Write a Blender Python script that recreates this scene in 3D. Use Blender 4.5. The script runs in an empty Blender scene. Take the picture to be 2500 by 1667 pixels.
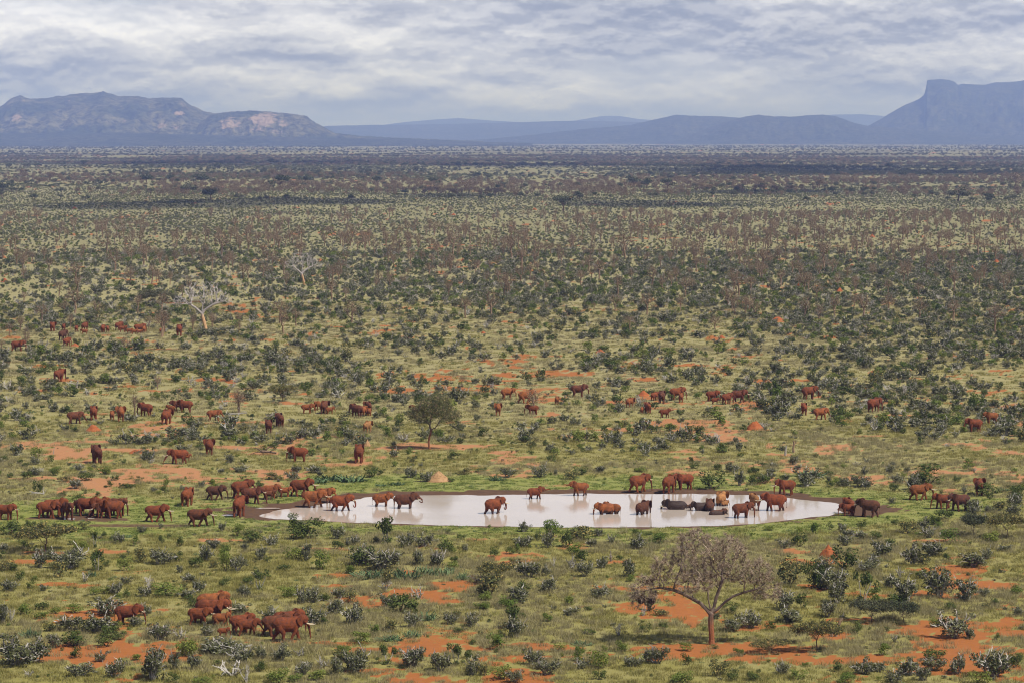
import bpy, math, random
import numpy as np
from mathutils import Vector, Matrix, Euler

SC = bpy.context.scene
COL = SC.collection
random.seed(11)
RNG = np.random.default_rng(11)
R = math.radians

# ------------------------------------------------------------------ camera
HC = 52.0                     # the camera stands on a ridge, 52 m above the plain
FPX = 6944.0                  # focal length in pixels of the 2500 px wide photograph
YH = 337.0                    # row of the true horizon
PITCH = math.atan((833.5 - YH) / FPX)
cam_d = bpy.data.cameras.new('camera')
cam_d.sensor_width = 36.0
cam_d.lens = FPX / 2500.0 * 36.0
cam_d.clip_start = 1.0
cam_d.clip_end = 120000.0
cam = bpy.data.objects.new('camera', cam_d)
cam.location = (0, 0, HC)
cam.rotation_euler = (math.pi / 2 - PITCH, 0, 0)
COL.objects.link(cam)
SC.camera = cam

# ------------------------------------------------------------------ light
SUN = Vector((0.50, -0.34, 0.80)).normalized()      # direction towards the sun
sd = bpy.data.lights.new('sun', 'SUN')
sd.energy = 5.0
sd.angle = R(0.55)
sd.color = (1.0, 0.95, 0.89)
sun = bpy.data.objects.new('sun', sd)
sun.rotation_euler = SUN.to_track_quat('Z', 'Y').to_euler()
sun.location = (200, -100, 300)
COL.objects.link(sun)

SC.view_settings.view_transform = 'Standard'
SC.view_settings.look = 'None'
SC.view_settings.exposure = 0.22
SC.view_settings.gamma = 1.0
SC.view_settings.use_curve_mapping = False
SC.render.engine = 'CYCLES'
cy = SC.cycles
cy.max_bounces = 4
cy.diffuse_bounces = 2
cy.glossy_bounces = 2
cy.transmission_bounces = 2
cy.transparent_max_bounces = 4
cy.volume_bounces = 0
cy.use_denoising = True
cy.filter_width = 1.1
cy.pixel_filter_type = 'BLACKMAN_HARRIS'
cy.caustics_reflective = False
cy.caustics_refractive = False


class NT:
    """small helper to write node trees"""
    def __init__(self, tree):
        self.t = tree
        tree.nodes.clear()

    def n(self, typ, **kw):
        nd = self.t.nodes.new(typ)
        ins = kw.pop('i', {})
        for k, v in kw.items():
            setattr(nd, k, v)
        for k, v in ins.items():
            self.put(nd.inputs[k], v)
        return nd

    def put(self, sock, v):
        if isinstance(v, bpy.types.NodeSocket):
            self.t.links.new(v, sock)
        elif isinstance(v, bpy.types.Node):
            self.t.links.new(v.outputs[0], sock)
        else:
            if isinstance(v, tuple) and len(v) == 3 and sock.type == 'RGBA':
                v = (*v, 1.0)
            sock.default_value = v

    def math(self, op, a, b=0.0, c=0.0, clamp=False):
        nd = self.t.nodes.new('ShaderNodeMath')
        nd.operation = op
        nd.use_clamp = clamp
        for s, v in zip(nd.inputs, (a, b, c)):
            self.put(s, v)
        return nd.outputs[0]

    def mix(self, fac, a, b, blend='MIX'):
        nd = self.t.nodes.new('ShaderNodeMix')
        nd.data_type = 'RGBA'
        nd.blend_type = blend
        nd.clamp_factor = True
        self.put(nd.inputs[0], fac)
        self.put(nd.inputs[6], a)
        self.put(nd.inputs[7], b)
        return nd.outputs[2]

    def ramp(self, fac, lo, hi, smooth=True, a=0.0, b=1.0):
        nd = self.t.nodes.new('ShaderNodeMapRange')
        nd.interpolation_type = 'SMOOTHSTEP' if smooth else 'LINEAR'
        for k, v in (('Value', fac), ('From Min', lo), ('From Max', hi), ('To Min', a), ('To Max', b)):
            self.put(nd.inputs[k], v)
        return nd.outputs[0]

    def noise(self, vec, scale, detail=4.0, rough=0.55, dist=0.0):
        nd = self.n('ShaderNodeTexNoise', i={'Scale': scale, 'Detail': detail, 'Roughness': rough, 'Distortion': dist})
        self.put(nd.inputs['Vector'], vec)
        return nd.outputs[0]

    def xyz(self, x, y, z):
        return self.n('ShaderNodeCombineXYZ', i={0: x, 1: y, 2: z}).outputs[0]


# ------------------------------------------------------------------ sky
world = bpy.data.worlds.new('World')
SC.world = world
world.use_nodes = True
W = NT(world.node_tree)
tc = W.n('ShaderNodeTexCoord')
sep = W.n('ShaderNodeSeparateXYZ', i={0: tc.outputs['Generated']})
dx, dy, dz = sep.outputs
sky = W.n('ShaderNodeTexSky', sky_type='NISHITA', sun_disc=False, altitude=500.0, air_density=1.0,
          dust_density=1.6, ozone_density=1.0)
sky.sun_elevation = math.asin(SUN.z)
sky.sun_rotation = math.atan2(SUN.x, SUN.y)
zp = W.math('MAXIMUM', dz, 0.0)
inv = W.math('DIVIDE', 1.0, W.math('ADD', zp, 0.21))
u = W.math('MULTIPLY', dx, inv)
v = W.math('MULTIPLY', dy, inv)
fine = W.xyz(W.math('MULTIPLY', dx, 30.0), W.math('MULTIPLY', dz, 75.0), W.math('MULTIPLY', dy, 30.0))
wob = W.math('MULTIPLY', W.math('SUBTRACT', W.noise(fine, 1.5, 5.0, 0.62), 0.5), 0.22)
uw = W.math('ADD', u, W.math('MULTIPLY', wob, 0.8))


def cloud_mass(shift):
    q = W.xyz(uw, W.math('ADD', W.math('ADD', v, wob), shift), 3.7)
    return W.math('ADD', W.math('MULTIPLY', W.noise(q, 1.3, 5.0, 0.48), 0.66), W.math('MULTIPLY', W.noise(q, 3.4, 4.0, 0.5), 0.34))


cl = cloud_mass(0.0)
lower = cloud_mass(0.15)
lit = W.ramp(W.math('SUBTRACT', lower, cl), -0.10, 0.11)           # bright shoulders, grey bases
fine2 = W.xyz(W.math('MULTIPLY', dx, 30.0), W.math('SUBTRACT', W.math('MULTIPLY', dz, 75.0), 0.16), W.math('MULTIPLY', dy, 30.0))
puff = W.ramp(W.math('SUBTRACT', W.noise(fine2, 2.0, 6.0, 0.62), W.noise(fine, 2.0, 6.0, 0.62)), -0.10, 0.12)
lit = W.math('ADD', W.math('MULTIPLY', W.math('POWER', lit, 1.2), 0.74), W.math('MULTIPLY', puff, 0.26))
bright = W.mix(W.ramp(zp, 0.16, 0.48), (10.0, 9.9, 10.5), (1.55, 1.5, 1.5))      # grey bases overhead, dimmed further to cut the fill light
cloud = W.mix(lit, W.mix(W.ramp(zp, 0.06, 0.3), (2.8, 3.1, 4.0), (1.3, 1.3, 1.4)), bright)
cover = W.ramp(W.math('ADD', cl, W.ramp(zp, 0.06, 0.7, True, 0.0, -0.28)), 0.34, 0.50)
gap = W.mix(W.ramp(zp, 0.05, 0.5, True, 0.75, 0.55), sky.outputs[0], W.mix(W.ramp(zp, 0.05, 0.5), (3.4, 3.9, 5.4), (1.1, 1.05, 1.0)))
col = W.mix(cover, gap, cloud)
low = W.ramp(zp, 0.0, 0.020, True, 0.6, 0.0)
col = W.mix(low, col, (5.3, 5.6, 6.3))
bg = W.n('ShaderNodeBackground', i={'Color': col, 'Strength': 0.1})
W.n('ShaderNodeOutputWorld', i={'Surface': bg.outputs[0]})

# ------------------------------------------------------------------ geometry helpers
CP, SP = math.cos(PITCH), math.sin(PITCH)


def ray(px, py):
    a, b = (px - 1250.0) / FPX, (833.5 - py) / FPX
    return np.array([a, CP + b * SP, -SP + b * CP])


def ground_pt(px, py, z=0.0):
    d = ray(px, py)
    t = (z - HC) / d[2]
    return d[0] * t, d[1] * t


def far_pt(px, py, dist):
    d = ray(px, py)
    t = dist / d[1]
    return np.array([d[0] * t, dist, HC + d[2] * t])


def to_px(x, y, z=0.0):
    zz = z - HC
    dep = y * CP - zz * SP
    up = y * SP + zz * CP
    return 1250.0 + FPX * x / dep, 833.5 - FPX * up / dep


def ppm(px, py):
    """pixels per metre at the ground point seen at this pixel"""
    x, y = ground_pt(px, py)
    return FPX / (y * CP + HC * SP)


def hash2(ix, iy, seed):
    h = (ix.astype(np.int64) * 374761393 + iy.astype(np.int64) * 668265263 + seed * 974634533) & 0xffffffff
    h = ((h ^ (h >> 13)) * 1274126177) & 0xffffffff
    h = ((h ^ (h >> 16)) * 2246822519) & 0xffffffff
    return ((h ^ (h >> 15)) & 0xffffff) / float(0xffffff)


def vnoise(x, y, seed=0):
    x = np.asarray(x, float); y = np.asarray(y, float)
    ix, iy = np.floor(x), np.floor(y)
    fx, fy = x - ix, y - iy
    fx = fx * fx * fx * (fx * (fx * 6 - 15) + 10); fy = fy * fy * fy * (fy * (fy * 6 - 15) + 10)
    a, b = hash2(ix, iy, seed), hash2(ix + 1, iy, seed)
    c, d = hash2(ix, iy + 1, seed), hash2(ix + 1, iy + 1, seed)
    return (a * (1 - fx) + b * fx) * (1 - fy) + (c * (1 - fx) + d * fx) * fy


def fbm(x, y, octaves=4, seed=0, gain=0.5):
    s, amp, tot = 0.0, 1.0, 0.0
    for k in range(octaves):
        s = s + amp * vnoise(np.asarray(x) * 2.03 ** k + 17.3 * k, np.asarray(y) * 2.03 ** k - 9.1 * k, seed + k)
        tot += amp
        amp *= gain
    return s / tot


def sstep(a, b, t):
    t = np.clip((np.asarray(t, float) - a) / (b - a), 0, 1)
    return t * t * (3 - 2 * t)


# the pond's outline, seen in the photograph and laid on the ground
WATER_Z = -0.15
POND_PX = [(632, 1257), (665, 1245), (705, 1241), (748, 1236), (800, 1228), (850, 1220), (900, 1213), (960, 1210), (1060, 1208),
           (1180, 1208), (1300, 1206), (1420, 1204), (1540, 1205), (1660, 1205), (1780, 1206), (1850, 1208), (1905, 1212),
           (1955, 1219), (1990, 1222), (2040, 1226), (2062, 1233), (2052, 1243), (2062, 1250), (2020, 1257), (1960, 1265),
           (1900, 1273), (1830, 1279), (1750, 1283), (1650, 1285), (1550, 1286), (1450, 1286), (1330, 1286), (1220, 1284), (1110, 1282),
           (1000, 1279), (900, 1276), (810, 1272), (730, 1268), (670, 1266), (645, 1262)]
POND = np.array([ground_pt(a, b, WATER_Z) for a, b in POND_PX])


def pond_dist(x, y):
    """signed distance to the pond's edge, metres, negative inside"""
    x = np.asarray(x, float); y = np.asarray(y, float)
    best = np.full(x.shape, 1e9)
    inside = np.zeros(x.shape, bool)
    n = len(POND)
    for k in range(n):
        (x0, y0), (x1, y1) = POND[k], POND[(k + 1) % n]
        ex, ey = x1 - x0, y1 - y0
        t = np.clip(((x - x0) * ex + (y - y0) * ey) / (ex * ex + ey * ey), 0, 1)
        best = np.minimum(best, np.hypot(x - x0 - t * ex, y - y0 - t * ey))
        cr = ((y0 > y) != (y1 > y)) & (x < (x1 - x0) * (y - y0) / (y1 - y0 + 1e-12) + x0)
        inside ^= cr
    return np.where(inside, -best, best)


def ground_z(x, y):
    x = np.asarray(x, float); y = np.asarray(y, float)
    near = (np.abs(x) < 140) & (y > 330) & (y < 520)
    d = np.full(x.shape, 50.0)
    if near.any():
        d = d.copy()
        d[near] = pond_dist(x[near], y[near])
    d = d + (fbm(x / 2.2, y / 2.2, 3, 5) - 0.5) * 1.6 * sstep(14, 3, np.abs(d))
    bowl = np.clip(WATER_Z + 0.10 * d, -1.9, 0.0)
    bowl = np.where(d > 1.5, np.minimum(bowl, 0.0), bowl)
    rel = (fbm(x / 23.0, y / 23.0, 3, 2) - 0.5) * 0.5 * sstep(4, 20, d)
    rel = rel + (fbm(x / 900.0, y / 900.0, 3, 8) - 0.5) * 9.0 * sstep(1500, 5000, y)
    return bowl + rel


EARTH_PX = [(980, 955, 62, 6), (1140, 1090, 90, 10), (1020, 1092, 70, 9), (1770, 1072, 80, 10), (1630, 998, 55, 4), (2470, 990, 60, 7),
            (590, 1092, 110, 7), (300, 1100, 130, 7), (240, 1078, 60, 5), (320, 1150, 150, 8), (120, 1168, 150, 6), (520, 1170, 90, 7), (640, 1150, 80, 5),
            (1090, 1467, 58, 9), (850, 1405, 70, 9), (1120, 1425, 70, 12), (1660, 1470, 22, 40), (1640, 1440, 60, 14), (1690, 1520, 35, 20),
            (1760, 1580, 170, 20), (2080, 1612, 170, 20), (2420, 1522, 130, 18), (2440, 1545, 90, 12), (1990, 1370, 110, 12), (1950, 1345, 70, 8),
            (2330, 1388, 130, 14), (2400, 1430, 120, 12), (2280, 1320, 90, 6), (110, 1350, 110, 8), (60, 1372, 60, 7), (160, 1425, 80, 7), (210, 1425, 60, 6),
            (400, 1476, 70, 8), (520, 1318, 70, 6), (1000, 1400, 60, 10), (1330, 1580, 90, 9), (1250, 1575, 90, 9), (900, 1583, 110, 9),
            (830, 1565, 80, 7), (1180, 1584, 60, 7), (1400, 1335, 60, 7), (1160, 1316, 70, 5), (430, 1530, 30, 5), (520, 1548, 40, 5), (690, 1563, 40, 5),
            (2250, 1600, 70, 8), (2330, 1630, 80, 10), (2050, 1510, 60, 7), (1540, 1440, 80, 8), (1500, 1370, 60, 7), (780, 1340, 70, 6),
            (650, 1420, 30, 4), (820, 1430, 50, 6), (270, 1345, 60, 6), (980, 1240, 1, 1), (1200, 1055, 40, 3), (470, 1016, 35, 4), (700, 985, 40, 4), (1060, 1172, 75, 7),
            (640, 1108, 70, 6), (1900, 1108, 60, 5), (2330, 1083, 50, 4), (2120, 1065, 60, 3), (1840, 1050, 60, 5), (1565, 972, 45, 5), (250, 1010, 50, 4), (380, 1062, 60, 5)]


def masks(x, y):
    """bare red earth, lush green growth and wet mud at a ground point"""
    x = np.asarray(x, float); y = np.asarray(y, float)
    px, py = to_px(x, y)
    d = np.full(x.shape, 60.0)
    near = (np.abs(x) < 150) & (y > 320) & (y < 520)
    if near.any():
        d[near] = pond_dist(x[near], y[near])
    wob = (fbm(x / 3.0, y / 3.0, 4, 21) - 0.5)
    wob2 = (fbm(x / 0.9, y / 1.3, 3, 22) - 0.5)
    n = fbm(x / 9.0, y / 13.0, 5, 31, 0.55)
    n2 = fbm(x / 45.0, y / 60.0, 3, 37)
    thr = np.interp(y, [270, 340, 420, 480, 560, 700, 1000, 1800, 4000], [0.635, 0.64, 0.655, 0.63, 0.655, 0.705, 0.715, 0.74, 0.75])
    thr = thr + 0.015 - (n2 - 0.5) * 0.30 - 0.03 * sstep(1500, 2300, px) * sstep(1300, 1400, py)
    wob3 = (fbm(x / 2.6, y / 2.6, 4, 71, 0.6) - 0.5)
    e = sstep(-0.05, 0.08, n - thr + 0.30 * wob2 + 0.30 * wob3)
    for cx, cyy, rx, ry in EARTH_PX:
        q = np.hypot((px - cx) / (rx * .80), (py - cyy) / (ry * .68))
        e = np.maximum(e, sstep(1.2, 0.7, q + 1.6 * wob + 1.1 * wob2 + 1.2 * wob3))
    calm = sstep(1.1, .5, np.hypot((px - 560) / 330, (py - 1490) / 95)) + .7 * sstep(1.1, .5, np.hypot((px - 500) / 420, (py - 1385) / 60)) + .6 * sstep(1.1, .5, np.hypot((px - 1150) / 420, (py - 1520) / 55))
    e = e * (1 - .85 * np.clip(calm, 0, 1) * sstep(-.25, .15, wob3 + .12))
    ring = sstep(26, 5, d + 22 * wob) * sstep(300, 400, y)
    left = sstep(1.1, 0.6, np.hypot((px - 250) / 470, (py - 1262) / 62) + 0.8 * wob)
    right = sstep(1.1, 0.6, np.hypot((px - 2230) / 260, (py - 1238) / 42) + 0.8 * wob)
    back = sstep(1.1, 0.6, np.hypot((px - 1250) / 900, (py - 1180) / 24) + 0.8 * wob)
    lush = np.maximum(np.maximum(ring, left), np.maximum(right * 0.9, back))
    lush = lush * (0.25 + 0.9 * np.clip(fbm(x / 5.0, y / 5.0, 3, 61), 0, 1))
    lush = np.clip(lush, 0, 1)
    e = e * (1 - 0.8 * np.clip(lush * 1.2, 0, 1))
    rim = sstep(3.4, 0.4, d + 5.0 * wob + 2.4 * wob2 - 2.2 * sstep(1265, 1225, py))
    m1 = sstep(1.15, 0.7, np.hypot((px - 690) / 165, (py - 1249) / 21) + 1.0 * wob + 0.5 * wob2)
    m2 = sstep(1.15, 0.7, np.hypot((px - 2100) / 95, (py - 1243) / 16) + 1.2 * wob + 0.6 * wob2)
    m3 = 0.75 * sstep(1.15, 0.7, np.hypot((px - 190) / 130, (py - 1266) / 8) + 1.0 * wob) 
    m4 = 0.7 * sstep(1.15, 0.7, np.hypot((px - 330) / 150, (py - 1280) / 5) + 1.0 * wob)
    mud = np.clip(np.maximum.reduce([rim, m1, m2, m3, m4]), 0, 1)
    return e, lush, mud, d

# ------------------------------------------------------------------ materials
def new_mat(name):
    m = bpy.data.materials.new(name)
    m.use_nodes = True
    return m, NT(m.node_tree)


def finish(t, color, rough=0.9, spec=0.15, bump=None, bump_d=0.02, strength=0.6, trans=0.0):
    b = t.n('ShaderNodeBsdfPrincipled', i={'Roughness': rough, 'Specular IOR Level': spec})
    t.put(b.inputs['Base Color'], color)
    if bump is not None:
        bn = t.n('ShaderNodeBump', i={'Strength': strength, 'Distance': bump_d, 'Height': bump})
        t.put(b.inputs['Normal'], bn.outputs[0])
    out = b.outputs[0]
    if trans:
        tr = t.n('ShaderNodeBsdfTranslucent')
        t.put(tr.inputs['Color'], color)
        ms = t.n('ShaderNodeMixShader', i={0: trans, 1: out, 2: tr.outputs[0]})
        out = ms.outputs[0]
    t.n('ShaderNodeOutputMaterial', i={'Surface': out})


def mat_leaf(name, a, b, trans=0.22, c=None):
    m, t = new_mat(name)
    oi = t.n('ShaderNodeObjectInfo')
    geo = t.n('ShaderNodeNewGeometry')
    isl = geo.outputs['Random Per Island']
    base = t.mix(oi.outputs['Random'], a, b)
    f = t.ramp(isl, 0.0, 1.0, False, 0.6, 1.4)
    colr = t.n('ShaderNodeVectorMath', operation='SCALE', i={0: base})
    t.put(colr.inputs['Scale'], f)
    col = colr.outputs[0]
    if c is not None:
        col = t.mix(t.ramp(isl, 0.80, 0.84, False), col, c)
    finish(t, col, 0.7, 0.10, trans=trans)
    return m


def mat_bark(name, a, b, scale=6.0):
    m, t = new_mat(name)
    tcn = t.n('ShaderNodeTexCoord')
    oi = t.n('ShaderNodeObjectInfo')
    n = t.noise(tcn.outputs['Object'], scale, 4.0, 0.65)
    f = t.math('ADD', t.ramp(n, 0.35, 0.7), t.math('MULTIPLY', t.math('SUBTRACT', oi.outputs['Random'], 0.5), 0.5), clamp=True)
    finish(t, t.mix(f, a, b), 0.85, 0.15, n, 0.03, 0.7)
    return m


M = {}
M['leaf_dark'] = mat_leaf('grey green leaves', (0.084, 0.090, 0.032), (0.140, 0.142, 0.060), 0.15, c=(0.25, 0.245, 0.185))
M['leaf_green'] = mat_leaf('fresh green leaves', (0.115, 0.165, 0.030), (0.190, 0.215, 0.045), 0.30)
M['leaf_deep'] = mat_leaf('deep green leaves', (0.060, 0.082, 0.018), (0.098, 0.122, 0.030), 0.18)
M['leaf_olive'] = mat_leaf('olive leaves', (0.088, 0.098, 0.036), (0.125, 0.130, 0.050), 0.25, c=(0.42, 0.32, 0.10))
M['leaf_acacia'] = mat_leaf('fine acacia leaves', (0.135, 0.150, 0.056), (0.180, 0.185, 0.080), 0.25, c=(0.40, 0.31, 0.14))
M['leaf_blue'] = mat_leaf('succulent green stems', (0.085, 0.135, 0.060), (0.135, 0.185, 0.085), 0.10)
M['leaf_rust'] = mat_leaf('dry russet twigs', (0.150, 0.110, 0.066), (0.215, 0.165, 0.104), 0.10)
M['leaf_far'] = mat_leaf('far tree leaves', (0.060, 0.072, 0.036), (0.115, 0.112, 0.062), 0.12)
M['twig_grey'] = mat_bark('pale dead wood', (0.26, 0.24, 0.205), (0.44, 0.41, 0.365))
M['twig_brown'] = mat_bark('brown twigs', (0.25, 0.185, 0.125), (0.39, 0.305, 0.22))
M['bark_brown'] = mat_bark('dark brown bark', (0.10, 0.068, 0.046), (0.21, 0.145, 0.098))
M['bark_rust'] = mat_bark('rusty bark', (0.18, 0.120, 0.074), (0.28, 0.195, 0.125))
M['bark_white'] = mat_bark('white bark', (0.42, 0.38, 0.36), (0.64, 0.60, 0.57))
M['fruit'] = mat_leaf('yellow seed pods', (0.55, 0.42, 0.14), (0.60, 0.48, 0.2), 0.1)


def mat_trunk(name, low, high, split, soft):
    """bark stained by red earth where elephants rub it"""
    m, t = new_mat(name)
    tcn = t.n('ShaderNodeTexCoord')
    z = t.n('ShaderNodeSeparateXYZ', i={0: tcn.outputs['Object']}).outputs[2]
    n = t.noise(tcn.outputs['Object'], 2.2, 5.0, 0.6)
    f = t.ramp(t.math('ADD', z, t.math('MULTIPLY', n, 2.0)), split + 1 - soft, split + 1 + soft)
    n2 = t.noise(tcn.outputs['Object'], 9.0, 4.0, 0.65)
    colr = t.mix(f, low, high)
    colr = t.mix(t.ramp(n2, 0.3, 0.75), t.mix(0.45, colr, (0.03, 0.02, 0.015)), colr)
    finish(t, colr, 0.85, 0.12, n2, 0.05, 0.8)
    return m


M['trunk_red'] = mat_trunk('bark rubbed with red earth', (0.32, 0.125, 0.055), (0.20, 0.15, 0.115), 2.6, 0.9)
M['trunk_mid'] = mat_trunk('dark bark rubbed with red earth', (0.26, 0.10, 0.05), (0.16, 0.125, 0.10), 3.0, 0.8)
M['trunk_white'] = mat_trunk('pale peeling bark', (0.62, 0.38, 0.20), (0.48, 0.43, 0.40), 3.6, 0.6)


def mat_ground():
    m, t = new_mat('savannah ground')
    geo = t.n('ShaderNodeNewGeometry')
    pos = geo.outputs['Position']
    at = t.n('ShaderNodeAttribute', attribute_name='cover')
    sp = t.n('ShaderNodeSeparateColor', i={0: at.outputs['Color']})
    earth, lush, mud = sp.outputs
    far = t.n('ShaderNodeSeparateXYZ', i={0: pos}).outputs[1]
    n_s = t.noise(pos, 1.3, 5.0, 0.65)
    n_m = t.noise(pos, 0.11, 5.0, 0.6)
    n_l = t.noise(pos, 0.012, 4.0, 0.55)
    # grass: green where fresh, straw where dry
    g_green = t.mix(n_s, (0.158, 0.148, 0.036), (0.280, 0.248, 0.076))
    g_straw = t.mix(n_s, (0.205, 0.180, 0.084), (0.370, 0.322, 0.165))
    dry = t.ramp(far, 330.0, 700.0, True, 0.22, 0.80)
    f = t.math('ADD', dry, t.math('MULTIPLY', t.math('SUBTRACT', n_m, 0.5), 1.5))
    f = t.math('ADD', f, t.math('MULTIPLY', t.math('SUBTRACT', n_l, 0.5), 0.7), clamp=True)
    grass = t.mix(f, g_green, g_straw)
    grass = t.mix(t.math('MULTIPLY', lush, t.ramp(n_s, 0.25, 0.65)), grass, t.mix(n_m, (0.110, 0.160, 0.026), (0.215, 0.250, 0.058)))
    far_tone = t.mix(n_m, (0.150, 0.142, 0.064), (0.260, 0.238, 0.125))
    grass = t.mix(t.ramp(far, 620.0, 1700.0, True, 0.0, 0.85), grass, far_tone)
    # far scrub too small to tell apart: darker speckle
    vor = t.n('ShaderNodeTexVoronoi', i={'Scale': 0.11, 'Randomness': 1.0})
    t.put(vor.inputs['Vector'], pos)
    spk = t.math('MULTIPLY', t.ramp(vor.outputs[0], 0.42, 0.25), t.ramp(far, 2200.0, 4800.0))
    spk = t.math('MULTIPLY', spk, t.ramp(t.noise(pos, 0.004, 4.0, 0.6), 0.3, 0.6, True, 0.35, 1.0))
    grass = t.mix(spk, grass, (0.052, 0.058, 0.032))
    wood = t.math('MULTIPLY', t.ramp(t.noise(pos, 0.0011, 5.0, 0.6), 0.45, 0.62), t.ramp(far, 3500.0, 7500.0, True, 0.0, 0.8))
    grass = t.mix(wood, grass, t.mix(n_m, (0.055, 0.062, 0.036), (0.105, 0.092, 0.062)))
    # bare earth, orange red; paler and dustier around the pond
    nearp = t.math('MULTIPLY', t.ramp(far, 335.0, 385.0), t.ramp(far, 620.0, 470.0))
    red = t.mix(n_s, (0.230, 0.078, 0.021), (0.370, 0.142, 0.045))
    tan = t.mix(n_s, (0.32, 0.165, 0.078), (0.46, 0.265, 0.145))
    red = t.mix(t.math('MULTIPLY', nearp, 0.6), red, tan)
    pebble = t.ramp(t.noise(pos, 5.0, 3.0, 0.6), 0.63, 0.72)
    red = t.mix(t.math('MULTIPLY', pebble, 0.5), red, (0.12, 0.075, 0.035))
    n_f = t.noise(pos, 0.55, 5.0, 0.7)
    edge = t.math('ADD', earth, t.math('MULTIPLY', t.math('SUBTRACT', t.math('ADD', t.math('MULTIPLY', n_s, 0.5), t.math('MULTIPLY', n_f, 0.5)), 0.5), 3.0))
    base = t.mix(t.ramp(edge, 0.32, 0.68), grass, red)
    mudc = t.mix(t.noise(pos, 0.7, 5.0, 0.7), (0.042, 0.025, 0.016), (0.155, 0.088, 0.052))
    medge = t.math('ADD', mud, t.math('MULTIPLY', t.math('SUBTRACT', n_s, 0.5), 0.9))
    base = t.mix(t.ramp(medge, 0.35, 0.75), base, mudc)
    h = t.math('ADD', t.math('MULTIPLY', n_s, 0.6), t.math('MULTIPLY', t.noise(pos, 4.0, 4.0, 0.7), 0.4))
    finish(t, base, 0.95, 0.08, h, 0.16, 0.35)
    return m


M['ground'] = mat_ground()


def mat_water():
    m, t = new_mat('muddy water')
    geo = t.n('ShaderNodeNewGeometry')
    mp = t.n('ShaderNodeMapping', i={0: geo.outputs['Position'], 'Scale': (0.55, 1.0, 1.0)})
    n = t.noise(mp.outputs[0], 3.2, 4.0, 0.6)
    n2 = t.noise(mp.outputs[0], 0.09, 3.0, 0.55)
    colr = t.mix(n2, (0.44, 0.365, 0.30), (0.50, 0.435, 0.375))
    b = t.n('ShaderNodeBsdfPrincipled', i={'Base Color': colr, 'Roughness': 0.03, 'IOR': 1.333})
    amp = t.ramp(n2, 0.35, 0.65, True, 0.018, 0.055)
    bn = t.n('ShaderNodeBump', i={'Strength': amp, 'Distance': 0.25, 'Height': n})
    t.put(b.inputs['Normal'], bn.outputs[0])
    t.n('ShaderNodeOutputMaterial', i={'Surface': b.outputs[0]})
    return m


M['water'] = mat_water()


def mat_hill(name, rock, green, amount, pale=(0.20, 0.18, 0.10)):
    m, t = new_mat(name)
    geo = t.n('ShaderNodeNewGeometry')
    pos = geo.outputs['Position']
    tcn = t.n('ShaderNodeTexCoord')
    at = t.n('ShaderNodeAttribute', attribute_name='rock')
    n = t.noise(pos, 0.0042, 7.0, 0.7)
    n2 = t.noise(pos, 0.018, 6.0, 0.75)
    f = t.ramp(t.math('ADD', t.math('ADD', t.math('MULTIPLY', n, 1.3), t.math('MULTIPLY', n2, 0.5)), t.math('MULTIPLY', at.outputs['Fac'], amount)), 1.10, 1.30)
    n3 = t.noise(pos, 0.0016, 5.0, 0.65)
    g = t.mix(t.ramp(n2, 0.38, 0.62), (0.012, 0.016, 0.008), t.mix(t.ramp(n3, 0.38, 0.60), green, pale))  # bush tones; their dark hollows put relief shading into the colour
    r = t.mix(n2, rock, t.mix(0.5, rock, (0.6, 0.5, 0.42)))
    finish(t, t.mix(f, g, r), 0.95, 0.05, n2, 40.0, 0.8)
    return m


M['hill_left'] = mat_hill('bushy rocky hillside', (0.27, 0.175, 0.125), (0.060, 0.072, 0.034), 0.37)
M['hill_far'] = mat_hill('distant bushy hillside', (0.20, 0.14, 0.10), (0.060, 0.070, 0.036), 0.10, (0.10, 0.10, 0.06))

# ------------------------------------------------------------------ linking and tagging
def tag(o, label=None, cat=None, group=None, kind=None):
    if label: o['label'] = label
    if cat: o['category'] = cat
    if group: o['group'] = group
    if kind: o['kind'] = kind
    return o


def mesh_from(name, V, F, mats, mi=None, smooth=False):
    me = bpy.data.meshes.new(name)
    V = np.asarray(V, np.float32)
    if isinstance(F, np.ndarray):
        n, k = F.shape
        me.vertices.add(len(V)); me.vertices.foreach_set('co', V.ravel())
        me.loops.add(n * k); me.loops.foreach_set('vertex_index', F.astype(np.int32).ravel())
        me.polygons.add(n)
        me.polygons.foreach_set('loop_start', np.arange(0, n * k, k, dtype=np.int32))
        me.polygons.foreach_set('loop_total', np.full(n, k, np.int32))
        me.update(calc_edges=True)
    else:
        me.from_pydata(V.tolist(), [], F)
    for m in mats:
        me.materials.append(m)
    if mi is not None:
        me.polygons.foreach_set('material_index', np.asarray(mi, np.int32))
    if smooth:
        me.polygons.foreach_set('use_smooth', np.ones(len(me.polygons), bool))
    me.update()
    return me


def add_obj(name, me, parent=None, loc=None, rot=None, scale=None):
    o = bpy.data.objects.new(name, me)
    COL.objects.link(o)
    if parent is not None: o.parent = parent
    if loc is not None: o.location = loc
    if rot is not None: o.rotation_euler = rot
    if scale is not None: o.scale = scale if hasattr(scale, '__len__') else (scale,) * 3
    return o


def grid_faces(nr, nc):
    i = np.arange((nr - 1) * (nc - 1))
    r, c = i // (nc - 1), i % (nc - 1)
    a = r * nc + c
    return np.stack([a, a + 1, a + nc + 1, a + nc], 1)


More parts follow.
